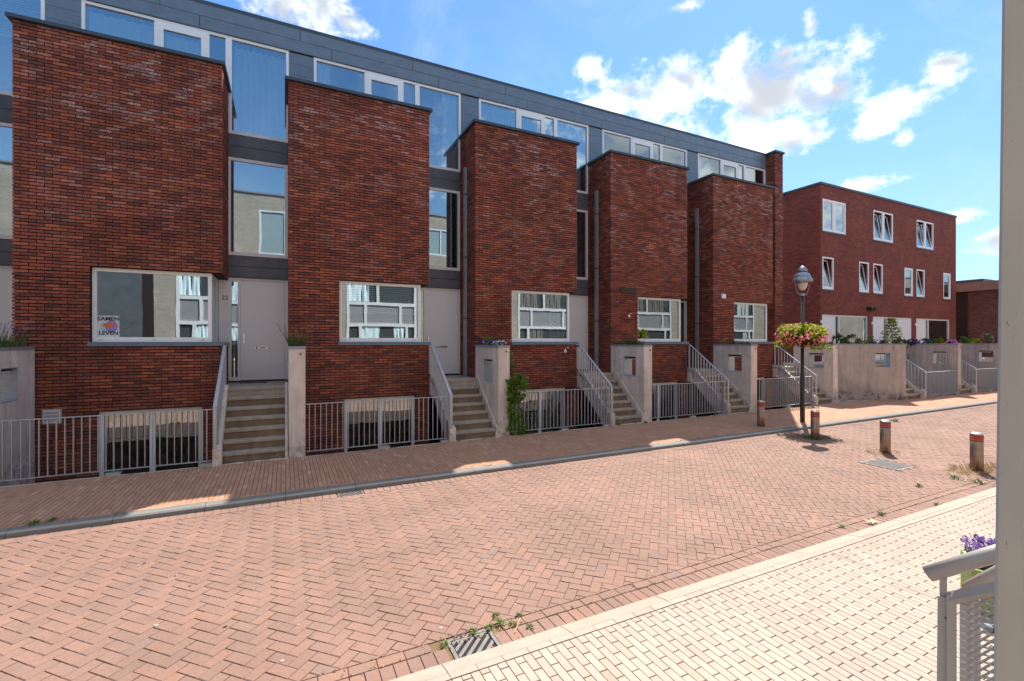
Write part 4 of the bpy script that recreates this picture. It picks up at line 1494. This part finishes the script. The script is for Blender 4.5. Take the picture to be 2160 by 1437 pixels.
# ------------------------------------------------------------------ gullies and the grating
def gully(x0, x1, y0, y1, label):
    t = thing('road_gully', label, 'drain', (x0, y0, ZR), 'cast iron gullies by the kerbs')
    w_, h_ = x1 - x0, y1 - y0
    part('pit_shade_plate', MB().box(0, w_, 0, h_, -.06, -.0095, M_DARK), t)  # shallow plate, shade of a deep pit put into its colour
    f = MB()
    for (a0, a1, c0, c1) in ((0, w_, 0, .028), (0, w_, h_ - .028, h_), (0, .028, .028, h_ - .028), (w_ - .028, w_, .028, h_ - .028)):
        f.box(a0, a1, c0, c1, -.07, -.001, M_CAST)
    part('frame', f, t)
    gpol = rect(.032, w_ - .032, .032, h_ - .032)
    n = 0
    L = w_ + h_
    k = -h_
    while k < w_:
        pl = [(k, 0), (k + .040, 0), (k + .040 + h_, h_), (k + h_, h_)]
        for axis, lim, less in ((0, .036, False), (0, w_ - .036, True), (1, .036, False), (1, h_ - .036, True)):
            if pl:
                pl = clip(pl, axis, lim, less)
        if len(pl) >= 3 and area(pl) > .0004:
            part('grate_bar', MB().prism_z(pl, -.045, -.004, M_CAST), t)
        k += .080
    part('rim_bar', MB().box(.03, w_ - .03, .03, .048, -.045, -.0045, M_CAST), t)
    part('rim_bar', MB().box(.03, w_ - .03, h_ - .05, h_ - .03, -.045, -.0045, M_CAST), t)
    return t
gully(*GULLY_N, 'slotted iron gully in the foreground by the near kerb, weeds round it')
gully(*GULLY_F, 'slotted iron gully at the far kerb, half in shade')
t = thing('metal_grating', 'galvanised mesh grating set in the road between the bollards', 'drain', (10.0, 4.44, ZR))
f = MB()
for (a0, a1, c0, c1) in ((0, .6, 0, .03), (0, .6, .62, .65), (0, .03, .03, .62), (.57, .6, .03, .62)):
    f.box(a0, a1, c0, c1, -.06, .002, M_CAST)
part('frame', f, t)
part('pit_shade_plate', MB().box(.03, .57, .03, .62, -.06, -.0095, M_DARK), t)  # near-black plate under the grid, painted in place of depth shade
gb = MB()
for i in range(16):
    gb.box(.03 + i * .034, .03 + i * .034 + .010, .03, .62, -.03, .000, M_CAST)
for i in range(17):
    gb.box(.03, .57, .035 + i * .034, .035 + i * .034 + .010, -.03, -.001, M_CAST)
part('grid', gb, t)

# ------------------------------------------------------------------ weeds and litter
def weed(x, y, z, r, label, mat=None, n=26, name='weed'):
    mb = MB()
    for i in range(n):
        a_ = R.uniform(0, 2 * math.pi)
        q = r * R.uniform(0, .45)
        d = Vector((math.cos(a_), math.sin(a_), R.uniform(.15, 1.1)))
        mb.leaf((q * math.cos(a_), q * math.sin(a_), .002), d, (0, 0, 1), r * R.uniform(.5, 1.1), r * .22, mat or M_WEED)
    return solo(name, mb, label, 'weed', (x, y, z), 'weeds in the paving joints')
def onz(px, py, z):
    u = (px - 1080) / F_PX
    d = (z - CAMZ) * F_PX / (720 - py)
    return d * (SA + u * CA), d * (CA - u * SA)
WEEDS = [(939, 1362, .045, 'weed left of the foreground gully'), (998, 1334, .05, 'weed at the upper left edge of the foreground gully'), (1033, 1327, .045, 'weed at the top corner of the foreground gully'),
         (1045, 1301, .045, 'small weed above the foreground gully'), (1058, 1316, .055, 'largest weed in the joint right of the foreground gully'), (1083, 1318, .045, 'weed with a pale straw right of the gully'),
         (1094, 1300, .04, 'small weed above the straw right of the gully'), (1118, 1324, .04, 'thin weed row in the gutter toward the kerb'),
         (1860, 1086, .07, 'weed in the gutter row left of the pale leaf'), (1978, 1066, .06, 'weed in the gutter right of the middle'), (1776, 1112, .05, 'weed at the stretcher row by the near kerb'),
         (1938, 1026, .08, 'weed on the road below the grating'), (2014, 1010, .10, 'yellowish weed left of the nearest bollard'), (1362, 893, .10, 'weed against the bottom of the fourth steps'),
         (1305, 896, .09, 'weed at the pavement edge under the third steps'), (1415, 884, .09, 'weed in front of the fourth area railing'), (1688, 852, .08, 'weed at the foot of the last steps'),
         (1886, 889, .14, 'weed at the far kerb behind the middle bollard'), (70, 1107, .08, 'weed on the far kerb at the left'), (108, 1100, .07, 'second weed on the far kerb at the left'), (675, 1043, .05, 'small weed at the far kerb left of the far gully'),
         (2063, 1018, .10, 'weed in the shadow of the nearest bollard')]
for px, py, r_, lab in WEEDS:
    zz = 0.0 if py < 900 and px < 1700 else ZR
    if py in (1107, 1100):
        zz = 0.0
    x_, y_ = onz(px, py, zz)
    weed(x_, y_, zz, r_, lab)
# grass round the bollard under the lamp shadow and dry litter at the right
def patch(name, cx, cy, rx, ry, n, h, mat, z=ZR):
    mb = MB()
    list(blades(mb, (cx, cy, z), rx, ry, n, h, .006, mat, .8))
    o = link(name, mb.mesh(name))
    o['kind'] = 'stuff'
    o['label'] = 'loose ' + name.replace('_', ' ') + ' growing in the road joints'
    return o
patch('grass_patch', 11.55, 6.78, .38, .22, 420, .07, M_WEED)
patch('grass_patch', 11.35, 7.05, .45, .14, 200, .05, M_WEED)
patch('dry_grass', 11.15, 3.85, .45, .25, 420, .08, M_DRYG)
patch('dry_grass', 11.75, 3.72, .45, .25, 380, .08, M_DRYG)
patch('dry_grass', 11.35, 5.30, .45, .22, 200, .04, M_DRYG)
fr_ = MB()
for i in range(64):
    cx_, cy_ = R.uniform(-3.6, 18), R.choice((9.91, 9.91, 9.9, 7.755))
    list(blades(fr_, (cx_, cy_, -.004), R.uniform(.03, .16), .018, R.randint(6, 26), R.uniform(.02, .055), .005, R.choice((M_WEED, M_WEED, M_GRASS)), .8))
o = link('grass_fringe', fr_.mesh('grass_fringe'))
o['kind'] = 'stuff'
jw = MB()
for i in range(150):
    cx_, cy_ = R.uniform(-2.5, 12), R.choice((3.405, 3.405, 3.509, 3.204, R.uniform(3.55, 7.3)))
    foliage(jw, (cx_, cy_, ZR - .004), (R.uniform(.012, .05), .006, .008), R.randint(4, 14), .014, .009, R.choice((M_WEED, M_DRYG, M_GRASS)))
o = link('joint_moss', jw.mesh('joint_moss'))
o['kind'] = 'stuff'
lt = MB()
for i in range(420):
    cx_, cy_, s_ = R.choice(((11.2, 3.75, .5), (11.8, 3.7, .5), (11.2, 5.35, .45), (10.5, 3.6, .5), (11.4, 3.35, .6)))
    x_, y_ = R.gauss(cx_, s_ * .6), R.gauss(cy_, .2)
    y_ = max(3.25, y_)
    lt.leaf((x_, y_, ZR + .004 + R.random() * .01), (R.uniform(-1, 1), R.uniform(-1, 1), R.uniform(0, .3)), (0, 0, 1), R.uniform(.03, .07), R.uniform(.01, .03), R.choice((M_DRYG, M_DRYG, M_WHITEF, M_STRAW, M_DRYF)))
for i in range(160):
    x_, y_ = R.uniform(0.2, 10), R.choice((3.42, 3.515, 3.25, 3.4)) + R.gauss(0, .015)
    lt.leaf((x_, y_, ZR + .003), (R.uniform(-1, 1), R.uniform(-1, 1), R.uniform(0, .3)), (0, 0, 1), R.uniform(.015, .04), R.uniform(.006, .015), R.choice((M_DRYG, M_STRAW, M_DRYF)))
for i in range(60):
    x_, y_ = R.gauss(1.3, .16), R.choice((3.50, 3.49, 3.42)) + R.gauss(0, .01)
    lt.leaf((x_, y_, ZR + .003), (R.uniform(-1, 1), R.uniform(-1, 1), R.uniform(0, .4)), (0, 0, 1), R.uniform(.015, .04), R.uniform(.008, .018), R.choice((M_STRAW, M_DRYF)))
o = link('leaf_litter', lt.mesh('leaf_litter'))
o['kind'] = 'stuff'
x_, y_ = onz(1840, 1104, ZR)
fl = MB()
for q in range(6):
    fl.leaf((0, 0, .01), (math.cos(q), math.sin(q) * .5, .12), (0, 0, 1), .11, .04, M_WHITEF)
solo('dry_leaf', fl, 'large pale dry leaf lying in the near gutter', 'leaf', (x_, y_, ZR + .004))
x_, y_ = onz(1092, 1322, ZR)
solo('straw', MB().bar((-.06, -.07, .008), (.06, .07, .02), .007, .004, M_STRAW), 'pale straw lying in the weeds by the gully', 'straw', (x_, y_, ZR))
# paper-white gum and dirt spots on the road
gm = MB()
for px, py in ((22, 1280), (292, 1193), (305, 1188), (400, 1237), (630, 1318), (1138, 1165), (1070, 1226), (1087, 1275), (930, 1325), (595, 1394), (808, 1405), (475, 1323), (330, 1319), (1375, 1205)):
    x_, y_ = onz(px, py, ZR)
    rr = R.uniform(.010, .019)
    gm.prism_z([(x_ + rr * math.cos(t) * R.uniform(.7, 1.2), y_ + rr * math.sin(t) * R.uniform(.6, 1.1)) for t in [i * .785 for i in range(8)]], ZR - .001, ZR + .003, R.choice((M_GREYP, M_STRAW, M_POLE)))
o = link('gum_spots', gm.mesh('gum_spots'))
o['kind'] = 'stuff'

# ------------------------------------------------------------------ second building, farther up the street
B2X, B2Y = 23.45, 13.6
b2 = thing('brick_terrace', 'farther three storey brick building with tilted white windows', 'building', (B2X, B2Y, 0))
opn = []
for n in range(3):
    o_ = n * 4.5
    opn += [(.18 + o_, 2.12 + o_, 7.68, 9.27), (.16 + o_, 1.09 + o_, 4.83, 6.42), (3.34 + o_, 4.25 + o_, 4.83, 6.42), (.13 + o_, 4.17 + o_, 1.2, 3.59)]
opn = [q for q in opn]
def wall_with_holes(x0, x1, z0, z1, holes, y0, y1, mat):
    mb = MB()
    zs = sorted({z0, z1} | {h[2] for h in holes} | {h[3] for h in holes})
    for za, zb in zip(zs[:-1], zs[1:]):
        segs = [(x0, x1)]
        for h in holes:
            if h[2] <= za and h[3] >= zb:
                segs = cut(segs, h[0], h[1])
        for a_, b_2 in segs:
            if b_2 > a_:
                mb.box(a_, b_2, y0, y1, za, zb, mat)
    return mb
part('wall', wall_with_holes(0, 13.95, 0, 9.95, opn, 0, .3, M_FARB), b2)
part('side_wall', MB().box(0, .3, .3, 9, 0, 9.95, M_FARB).box(13.65, 13.95, .3, 9, 0, 9.95, M_FARB).box(.3, 13.65, 8.7, 9, 0, 9.95, M_FARB), b2)
part('floor_slab', MB().box(.3, 13.65, .3, 8.7, 1.0, 1.2, M_ROOM).box(.3, 13.65, .35, 8.7, 4.2, 4.4, M_ROOM).box(.3, 13.65, .35, 8.7, 7.0, 7.2, M_ROOM).box(.3, 13.65, 3.0, 3.1, 1.2, 9.8, M_ROOM), b2)
part('roof', MB().box(-.05, 14.0, -.05, 9.05, 9.95, 10.05, M_TRIM), b2)
TILT = {0: (0, 0), 1: (1, 1), 2: (1, 1)}
def sash(x0, x1, z0, z1, ajar):
    f = MB()
    frame_xz(f, x0, x1, z0, z1, 0.0, .07, .06, M_WHITE, bottom=.08)
    w_ = part('window', f, b2)
    part('sill', MB().box(x0 - .03, x1 + .03, -.04, .06, z0 - .07, z0 - .005, M_TRIM), w_)
    h = z1 - z0 - .15
    s = MB()
    W_ = x1 - x0 - .14
    frame_xz(s, 0, W_, 0, h, -.02, .06, .05, M_WHITE)
    so = part('sash', s, w_)
    so.location = (x0 + .07, .05, z0 + .08)
    pn = pane_xz(.06, W_ - .06, .06, h - .06, 0)
    if ajar:
        so.rotation_euler = (-math.radians(9), 0, 0)
    # the pane tilts with its sash
    for i, (vx, vy, vz) in enumerate(pn.v):
        if ajar:
            a_ = -math.radians(9)
            pn.v[i] = (vx, vy * math.cos(a_) - vz * math.sin(a_), vy * math.sin(a_) + vz * math.cos(a_))
    po = part('pane', pn, w_)
    po.location = so.location
for n in range(3):
    o_ = n * 4.5
    f = MB().box(1.13 + o_, 1.19 + o_, 0.0, .10, 7.68, 9.27, M_WHITE)
    sash(.18 + o_, 1.13 + o_, 7.68, 9.27, n > 0)
    sash(1.19 + o_, 2.12 + o_, 7.68, 9.27, n > 0)
    part('mullion', f, b2)
    sash(.16 + o_, 1.09 + o_, 4.83, 6.42, n < 3 and n != 9)
    sash(3.34 + o_, 4.25 + o_, 4.83, 6.42, n == 0)
    # ground floor: white door beside a wide window under one frame
    f = MB()
    frame_xz(f, .13 + o_, 4.17 + o_, 1.2, 3.59, .04, .08, .08, M_WHITE, mull=((1.28 + o_, .09), (1.62 + o_, .09)))
    gw = part('ground_window', f, b2)
    if n == 1:
        part('awning', MB().box(1.7 + o_, 4.08 + o_, .02, .04, 1.25, 3.5, M_CURTG if False else M_DOOR), gw, label='pale roller screen drawn down')
    part('pane', pane_xz(1.67 + o_, 4.09 + o_, 1.28, 3.51, .09), gw)
    d = MB().box(.21 + o_, 1.235 + o_, .06, .10, 1.24, 3.51, M_WHITE)
    dd = part('door', d, b2)
    part('handle', MB().box(1.12 + o_, 1.16 + o_, .03, .06, 2.1, 2.35, M_CHROME), dd)
    part('number_plate', MB().box(-.02 + o_, .10 + o_, -.02, 0, 3.17, 3.29, M_WHITE), b2)
part('wall_lamp', MB().box(4.0, 4.35, -.25, -.003, 3.92, 4.05, M_BLACK).box(4.25, 4.5, -.3, -.003, 3.9, 4.02, M_BLACK), b2)

# third, low building
b3 = thing('low_brick_building', 'low brown brick building with a buff roof band at the street end', 'building', (40.0, 14.6, 0))
part('wall', MB().box(0, 24, -4.6, 12, 0, 5.5, M_LOWB), b3)
part('dark_panel', MB().box(-.05, -.003, -.62, 6, 0, 5.5, M_BROWN).box(-.09, -.05, -.66, -.58, 0, 5.5, M_BLACK), b3)
part('roof_band', MB().box(-.35, 24, -4.9, 12.3, 5.503, 6.06, M_WARM), b3)
part('roof_lantern', MB().box(1.5, 8, -.9, 5, 6.07, 6.42, M_TRIM), b3)

# front gardens of the farther buildings
tr = MB().box(19.0, 50, 11.9, 13.58, -1.0, 1.28, M_CONC_D)
tr.box(18.36, 50, 10.9, 11.9, -1.0, 0.02, M_CONC_D)
tr.box(18.36, 50, 9.932, 10.9, -1.0, -0.003, M_CONC_D)
struct('garden_terrace', tr)
planter_wall((21.32, 9.22, 0), 'wide stained concrete wall set askew between the lamp steps and the far railings', 2.55, math.radians(49.5), open_y=(.50, 1.02), mat=M_CONC_D)
planter_wall((25.75, 9.3, 0), 'farther concrete planter wall above the slatted far railing', 2.6, mat=M_CONC_D)
planter_wall((30.25, 9.3, 0), 'farthest concrete planter wall, beside the pale post', 2.6, mat=M_CONC_D)
for i, X in enumerate((21.62, 26.05)):
    stair((X + 1.2, 9.35, 0), ('far steps right of the stained askew wall', 'farthest steps before the last railing')[i], mirror=True, land=1.4)
    rail_side((X + 1.2, 9.35, 0), ('far stair railing right of the stained askew wall', 'farthest stair railing, nearest the pale post')[i])
    fence((X + 1.26, 9.3, 0), ('far area railing right of the stained askew wall', 'farthest area railing, nearest the pale post')[i], 2.8)

def shrub(x, y, z, r, n, mats, label, name='garden_plant', cat='plant', l=.10):
    t = thing(name, label, cat, (x, y, z))
    a = MB()
    foliage(a, (0, 0, r[2] * .8), r, n, l, l * .5, mats[0])
    part('leaves', a, t)
    if len(mats) > 1:
        b = MB()
        for i in range(n // 4):
            q = rdir()
            flower(b, (q.x * r[0], q.y * r[1], r[2] * .8 + q.z * r[2]), .05, mats[1])
        part('blossoms', b, t)
    return t
def at(px, Y):
    u = (px - 1080) / F_PX
    return Y * (SA + u * CA) / (CA - u * SA)
for px, Y, z, r, n, mats, lab in (
        (1745, 11.2, 2.1, (.16, .2, .12), 120, (M_LEAF,), 'small dark plant left of the far garden plants'),
        (1766, 11.2, 2.1, (.28, .2, .30), 150, (M_LEAF,), 'taller leafy plant just right of the flower basket'),
        (1800, 11.2, 2.05, (.55, .25, .34), 420, (M_GRASS,), 'pale feathery shrub under the first far window'),
        (1830, 11.0, 2.05, (.35, .2, .28), 220, (M_VINE,), 'bright green shrub left of the sapling'),
        (1853, 10.7, 2.1, (.28, .2, .12), 140, (M_LEAF, M_VIOLET), 'low dark violet bed left of the sapling'),
        (1898, 10.2, 2.1, (.35, .2, .14), 160, (M_LEAF, M_DRYF), 'low rusty flowers right of the sapling'),
        (1925, 10.9, 2.1, (.36, .2, .15), 180, (M_LEAF, M_VIOLET), 'violet flower bed on the second far wall'),
        (1952, 10.7, 2.1, (.42, .2, .15), 180, (M_LEAF, M_LAV), 'pale lilac flower bed on the second far wall'),
        (1979, 10.4, 2.1, (.36, .2, .17), 180, (M_VINE,), 'rounded green plant left of the yellow flowers'),
        (1994, 10.1, 2.1, (.26, .2, .13), 130, (M_LEAF, M_YELF), 'bright yellow flowers on the far wall'),
        (2009, 9.7, 2.1, (.24, .2, .12), 130, (M_LEAF, M_MAG), 'magenta flowers at the end of the far wall'),
        (2034, 10.9, 2.1, (.3, .2, .22), 150, (M_VINE,), 'green plant on the farthest wall left of the lime plants'),
        (2060, 10.5, 2.1, (.45, .2, .15), 170, (M_LIME,), 'low lime green plants on the farthest wall'),
        (2082, 10.1, 2.1, (.30, .2, .34), 170, (M_LEAF, M_DRYF), 'rusty flowering shrub next to the pale post')):
    shrub(at(px, Y), Y, z, r, n, mats, lab)
xt = at(1881, 11.3)
sp = thing('conifer_sapling', 'young light green conifer with tiered branches before the far building', 'tree', (xt, 11.3, 1.3))
part('trunk', MB().tube([(0, 0, 0), (.02, 0, .9), (0, 0, 2.1)], [.03, .022, .006], M_TWIG, 7), sp)
a, st = MB(), MB()
for i in range(11):
    z = .55 + i * .14
    L = .62 * (1 - i / 12.5)
    for q in range(6):
        an = q * 1.047 + i * .6 + R.uniform(-.2, .2)
        e = Vector((math.cos(an) * L, math.sin(an) * L, z + .10 * L))
        st.tube([(0, 0, z), tuple(e)], [.008, .003], M_TWIG, 4)
        for m in range(16):
            p_ = Vector((0, 0, z)).lerp(e, R.uniform(.25, 1.05))
            a.leaf(p_, Vector((math.cos(an), math.sin(an), 0)) * .6 + rdir() * .8, (0, 0, 1), .115, .04, M_LIME)
part('branches', st, sp)
part('needles', a, sp)

# ------------------------------------------------------------------ house row behind the viewpoint, seen mirrored in the glass
op = thing('opposite_house', 'pale taupe brick house row mirrored in the window panes', 'building', (0, -1.2, 0))
WX = [(-4.27, -1.2), (2.75, 6.3), (12.4, 16.4), (20.6, 24.6), (30.2, 33.4), (48, 52), (57, 61), (66, 71), (78, 82), (-12.5, -9.6)]
holes = [(a_, b_2, 1.3, 5.9) for a_, b_2 in WX]
T3 = [(-3.6, -2.7, 7.6, 8.95), (-1.2, 1.15, 6.7, 8.95), (7.5, 9.2, 7.4, 8.95), (12.2, 15, 7.0, 8.95), (18, 20, 7.4, 8.95)]
holes += T3
part('wall', wall_with_holes(-25, 95, 0, 9.75, holes, -.3, 0, M_TAUPE), op)
part('parapet', MB().box(-25, 95, -.35, .05, 9.75, 9.83, M_PIPE), op)
part('siding', MB().box(-6.9, -5.45, 0.003, .04, 0, 5.9, M_ZINC2).box(-5.45, -5.05, .003, .02, 0, 5.9, M_BROWN).box(-9.2, -6.9, .003, .06, 2.9, 5.6, M_GREYP), op)
for a_, b_2 in WX:
    f = MB()
    frame_xz(f, a_, b_2, 1.3, 5.9, -.08, .12, .1, M_OWHITE, trans=((4.2, .16), (3.1, .16)))
    mid = (a_ + b_2) / 2
    f.box(mid - .3, mid - .16, -.075, .018, 4.28, 5.78, M_OWHITE)
    f.box(a_ + .85, a_ + .98, -.075, .018, 3.18, 4.12, M_OWHITE)
    f.box(b_2 - .9, b_2 - .77, -.075, .018, 3.18, 4.12, M_OWHITE)
    f.box(a_ + .6, a_ + .74, -.075, .018, 1.42, 3.02, M_OWHITE)
    f.box(b_2 - .6, b_2 - .46, -.075, .018, 1.42, 3.02, M_OWHITE)
    wv = part('window', f, op)
    part('panel', MB().box(a_ + .1, b_2 - .1, -.06, -.04, 3.1, 4.2, M_GREYP), wv)
    part('pane', MB().box(a_ + .1, b_2 - .1, -.06, -.04, 4.2, 5.8, M_OGLASS).box(a_ + .1, b_2 - .1, -.06, -.04, 1.4, 3.1, M_OGLASS), wv)
    cu = MB()
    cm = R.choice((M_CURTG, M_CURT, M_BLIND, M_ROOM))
    for (xa, xb, za, zb) in ((a_ + .12, mid - .3, R.choice((4.3, 5.0)), 5.7), (mid - .1, b_2 - .5, R.choice((4.3, 4.3, 5.2)), 5.7), (a_ + .75, mid, 1.5, 3.0), (b_2 - 1.2, b_2 - .62, R.choice((1.5, 2.3)), 3.0)):
        if R.random() < .12:
            continue
        xb -= R.uniform(0, .35) * (xb - xa)
        q = curtain(xa, xb, -.025, za, zb, cm, max(3, int((xb - xa) / R.uniform(.14, .24))), .012)
        cu.add(q.v, q.f, cm)
    if not cu.v:
        cu.box(a_ + .2, a_ + .6, -.03, -.02, 4.3, 5.7, cm)
    part('curtain', cu, wv, kind='stuff')
    for i in range(14):
        part('slat', MB().box(a_ + .1, b_2 - .1, -.04, -.03, 3.12 + i * .076, 3.12 + i * .076 + .06, M_GREYP), wv)
for a_, b_2, c_, d_ in T3:
    f = MB()
    frame_xz(f, a_, b_2, c_, d_, -.08, .08, .08, M_OWHITE, mull=(((a_ + b_2) / 2, .07),) if b_2 - a_ > 1.2 else ())
    wv = part('window', f, op)
    part('pane', MB().box(a_ + .06, b_2 - .06, -.06, -.04, c_ + .06, d_ - .06, M_OPALE), wv)
part('core', MB().box(-25, 95, -7, -.31, 0, 9.7, M_ROOMD), op)

# ------------------------------------------------------------------ the stoop at the viewpoint: post, handrails, mesh panel, green planter
def ray(px, py, d):
    u = (px - 1080) / F_PX
    return d * (SA + u * CA), d * (CA - u * SA), CAMZ + (720 - py) * d / F_PX
d0 = .95
a0 = Vector(ray(2114, 0, d0))
a1 = Vector(ray(2096, 1437, d0))
side = Vector((CA, -SA, 0))
back = Vector((a1.x + side.x * .012, a1.y + side.y * .012, 0)).normalized()
post = MB()
prof = [(0, .012), (.006, .002), (.02, 0), (.05, 0), (.056, .006), (.09, .006), (.096, 0), (.13, 0), (.13, .09), (.0, .09)]
down = (a1 - a0).normalized()
b0, b1 = a0 - down * .6, a1 + down * 1.0
vs = [tuple(q + side * s + back * t) for q in (b0, b1) for s, t in prof]
n = len(prof)
post.add(vs, [tuple(range(n)), tuple(range(2 * n - 1, n - 1, -1))] + [((i + 1) % n, i, n + i, n + (i + 1) % n) for i in range(n)], M_POST)
pt = thing('porch_post', 'pale dirt specked metal post along the right edge of the picture', 'post', (a1.x, a1.y, 0))
po = part('shaft', post, pt)
po.location = (-a1.x, -a1.y, 0)
knob = Vector(ray(2089, 1326, 1.02))
kb = MB().tube([tuple(knob - side * .006 - Vector(pt.location)), tuple(knob + side * .02 - Vector(pt.location))], [.009, .009], M_BLACK, 10)
kb.tube([tuple(knob - side * .016 + Vector((0, 0, .006)) - Vector(pt.location)), tuple(knob - side * .004 - Vector(pt.location))], [.006, .010], M_PIPE, 10)
part('bolt', kb, pt)

def handrail(label, p0, p1, r, post_px, dd, flat=True):
    A = Vector(p0)
    t = thing('stoop_handrail', label, 'handrail', (A.x, A.y, 0.0))
    off = Vector((A.x, A.y, 0))
    B = Vector(p1)
    part('rail', MB().tube([tuple(A - off), tuple(B - off)], r, M_RAILW, 20), t, True)
    return t, off
A = ray(1957, 1211, 1.55)
Bq = ray(2200, 1138, 1.38)
hr, off = handrail('round white handrail end of the stoop, nearer of the two', A, Bq, .024, 0, 0)
q0 = Vector(ray(1990, 1215, 1.53)) - off
q1 = Vector(ray(1980, 1700, 1.53)) - off
ps = MB()
fw = Vector((A[0], A[1], 0)).normalized()
side = Vector((fw.y, -fw.x, 0))
def flatbar(mb, a_, b_2, ws, wd, mat):
    a_, b_2 = Vector(a_), Vector(b_2)
    for (u0, u1) in ((0, 1),):
        vs = [tuple(p + side * i * ws / 2 + fw * j * wd / 2) for p in (a_, b_2) for i, j in ((-1, -1), (1, -1), (1, 1), (-1, 1))]
        mb.add(vs, [(0, 1, 2, 3), (7, 6, 5, 4), (0, 4, 5, 1), (1, 5, 6, 2), (2, 6, 7, 3), (3, 7, 4, 0)], mat)
m0 = q0.lerp(q1, .08)
flatbar(ps, q0, m0, .018, .03, M_RAILW)
flatbar(ps, m0, Vector((q1.x, q1.y, -.0)), .026, .045, M_RAILW)
part('stanchion', ps, hr)
A2 = ray(2044, 1243, 1.85)
B2q = ray(2220, 1150, 1.60)
hr2, off2 = handrail('round white handrail end behind the mesh panel, farther of the two', A2, B2q, .026, 0, 0)
q0 = Vector(ray(2046, 1262, 1.88)) - off2
ps = MB()
flatbar(ps, q0, Vector((q0.x, q0.y, 0)), .06, .03, M_RAILW)
part('stanchion', ps, hr2)
# mesh panel with its frame, in the plane of the first handrail
c0 = Vector(ray(2007, 1262, 1.50))
c1 = Vector(ray(2230, 1215, 1.30))
mp = thing('mesh_panel', 'expanded metal mesh panel in a flat frame under the handrail', 'balustrade panel', (c0.x, c0.y, 0))
offm = Vector((c0.x, c0.y, 0))
fr = MB()
dirv = (c1 - c0)
fr.bar(tuple(c0 - offm), tuple(c1 - offm), .03, .022, M_RAILW, (SA, CA, 0))
e0 = c0 + Vector((0, 0, .011))
fr.bar(tuple(e0 - offm), tuple(Vector((c0.x, c0.y, .25)) - offm), .024, .024, M_RAILW, tuple(side))
fr.bar(tuple(Vector((c0.x, c0.y, .25)) - offm), tuple(Vector((c1.x, c1.y, .42)) - offm), .024, .024, M_RAILW, (0, 0, 1))
part('panel_frame', fr, mp)
ms = MB()
hx = Vector((dirv.x, dirv.y, 0))
L = hx.length
hx.normalize()
rise = dirv.z / L
cw, chh = .036, .0115
nx = int(L / cw)
nz = int((c0.z - .3) / chh)
for j in range(nz):
    for i in range(nx):
        u0 = .02 + (i + (.5 if j % 2 else 0)) * cw
        if u0 + cw > L:
            continue
        zt = lambda u, jj: c0.z - .022 - jj * chh + rise * u
        for sgn in (0, 1):
            ua, ub = (u0, u0 + cw / 2) if sgn == 0 else (u0 + cw / 2, u0 + cw)
            za, zb = (zt(ua, j + 0), zt(ub, j + 1)) if sgn == 0 else (zt(ua, j + 1), zt(ub, j))
            pa = c0 + hx * ua - offm
            pb = c0 + hx * ub - offm
            ms.bar((pa.x, pa.y, za), (pb.x, pb.y, zb), .006, .0026, M_RAILW, (SA, CA, .5))
part('mesh', ms, mp, kind='stuff')
part('hinge_lug', MB().bar(tuple(Vector(ray(1992, 1305, 1.52)) - offm), tuple(Vector(ray(2003, 1305, 1.50)) - offm), .012, .012, M_TWIG), mp)
# green planter with lavender on the near pavement
gx, gy = onz(2053, 1292, 0.0)
gp = thing('green_planter', 'ribbed green planter box on the near pavement behind the handrails', 'planter', (gx, gy, 0), rz=math.radians(-62))
b = MB()
hh = .36
b.box(0, .5, 0, .5, 0, .02, M_GREENP)
for (x0_, x1_, y0_, y1_) in ((0, .5, 0, .02), (0, .5, .48, .5), (0, .02, .02, .48), (.48, .5, .02, .48)):
    b.box(x0_, x1_, y0_, y1_, .02, hh, M_GREENP)
for i in range(12):
    b.box(.015 + i * .04, .015 + i * .04 + .022, -.008, 0.0, .01, hh - .01, M_GREENP)
    b.box(-.008, 0, .015 + i * .04, .015 + i * .04 + .022, .01, hh - .01, M_GREENP)
part('box', b, gp)
part('soil', MB().box(.02, .48, .02, .48, .28, .31, M_SOIL), gp)
lv = thing('lavender', 'purple flowering lavender bush in the ribbed green planter', 'plant', (gx + .25 * math.cos(math.radians(62)) + .25 * math.sin(math.radians(62)), gy - .25 * math.sin(math.radians(62)) + .25 * math.cos(math.radians(62)), .31))
a, hd = MB(), MB()
tips = list(blades(a, (0, 0, 0), .19, .19, 260, .16, .006, M_LEAF, .35))
for tip, p_ in tips:
    for q in range(9):
        hd.leaf(tip + (tip - p_) * (.03 * q) + rdir() * .015, (tip - p_) + rdir() * .15, rdir(), .028, .018, M_LAV)
part('stems', a, lv)
part('flower_heads', hd, lv)
print('objects', len(bpy.data.objects), 'tris~', sum(len(o.data.polygons) for o in bpy.data.objects if o.type == 'MESH') * 2)
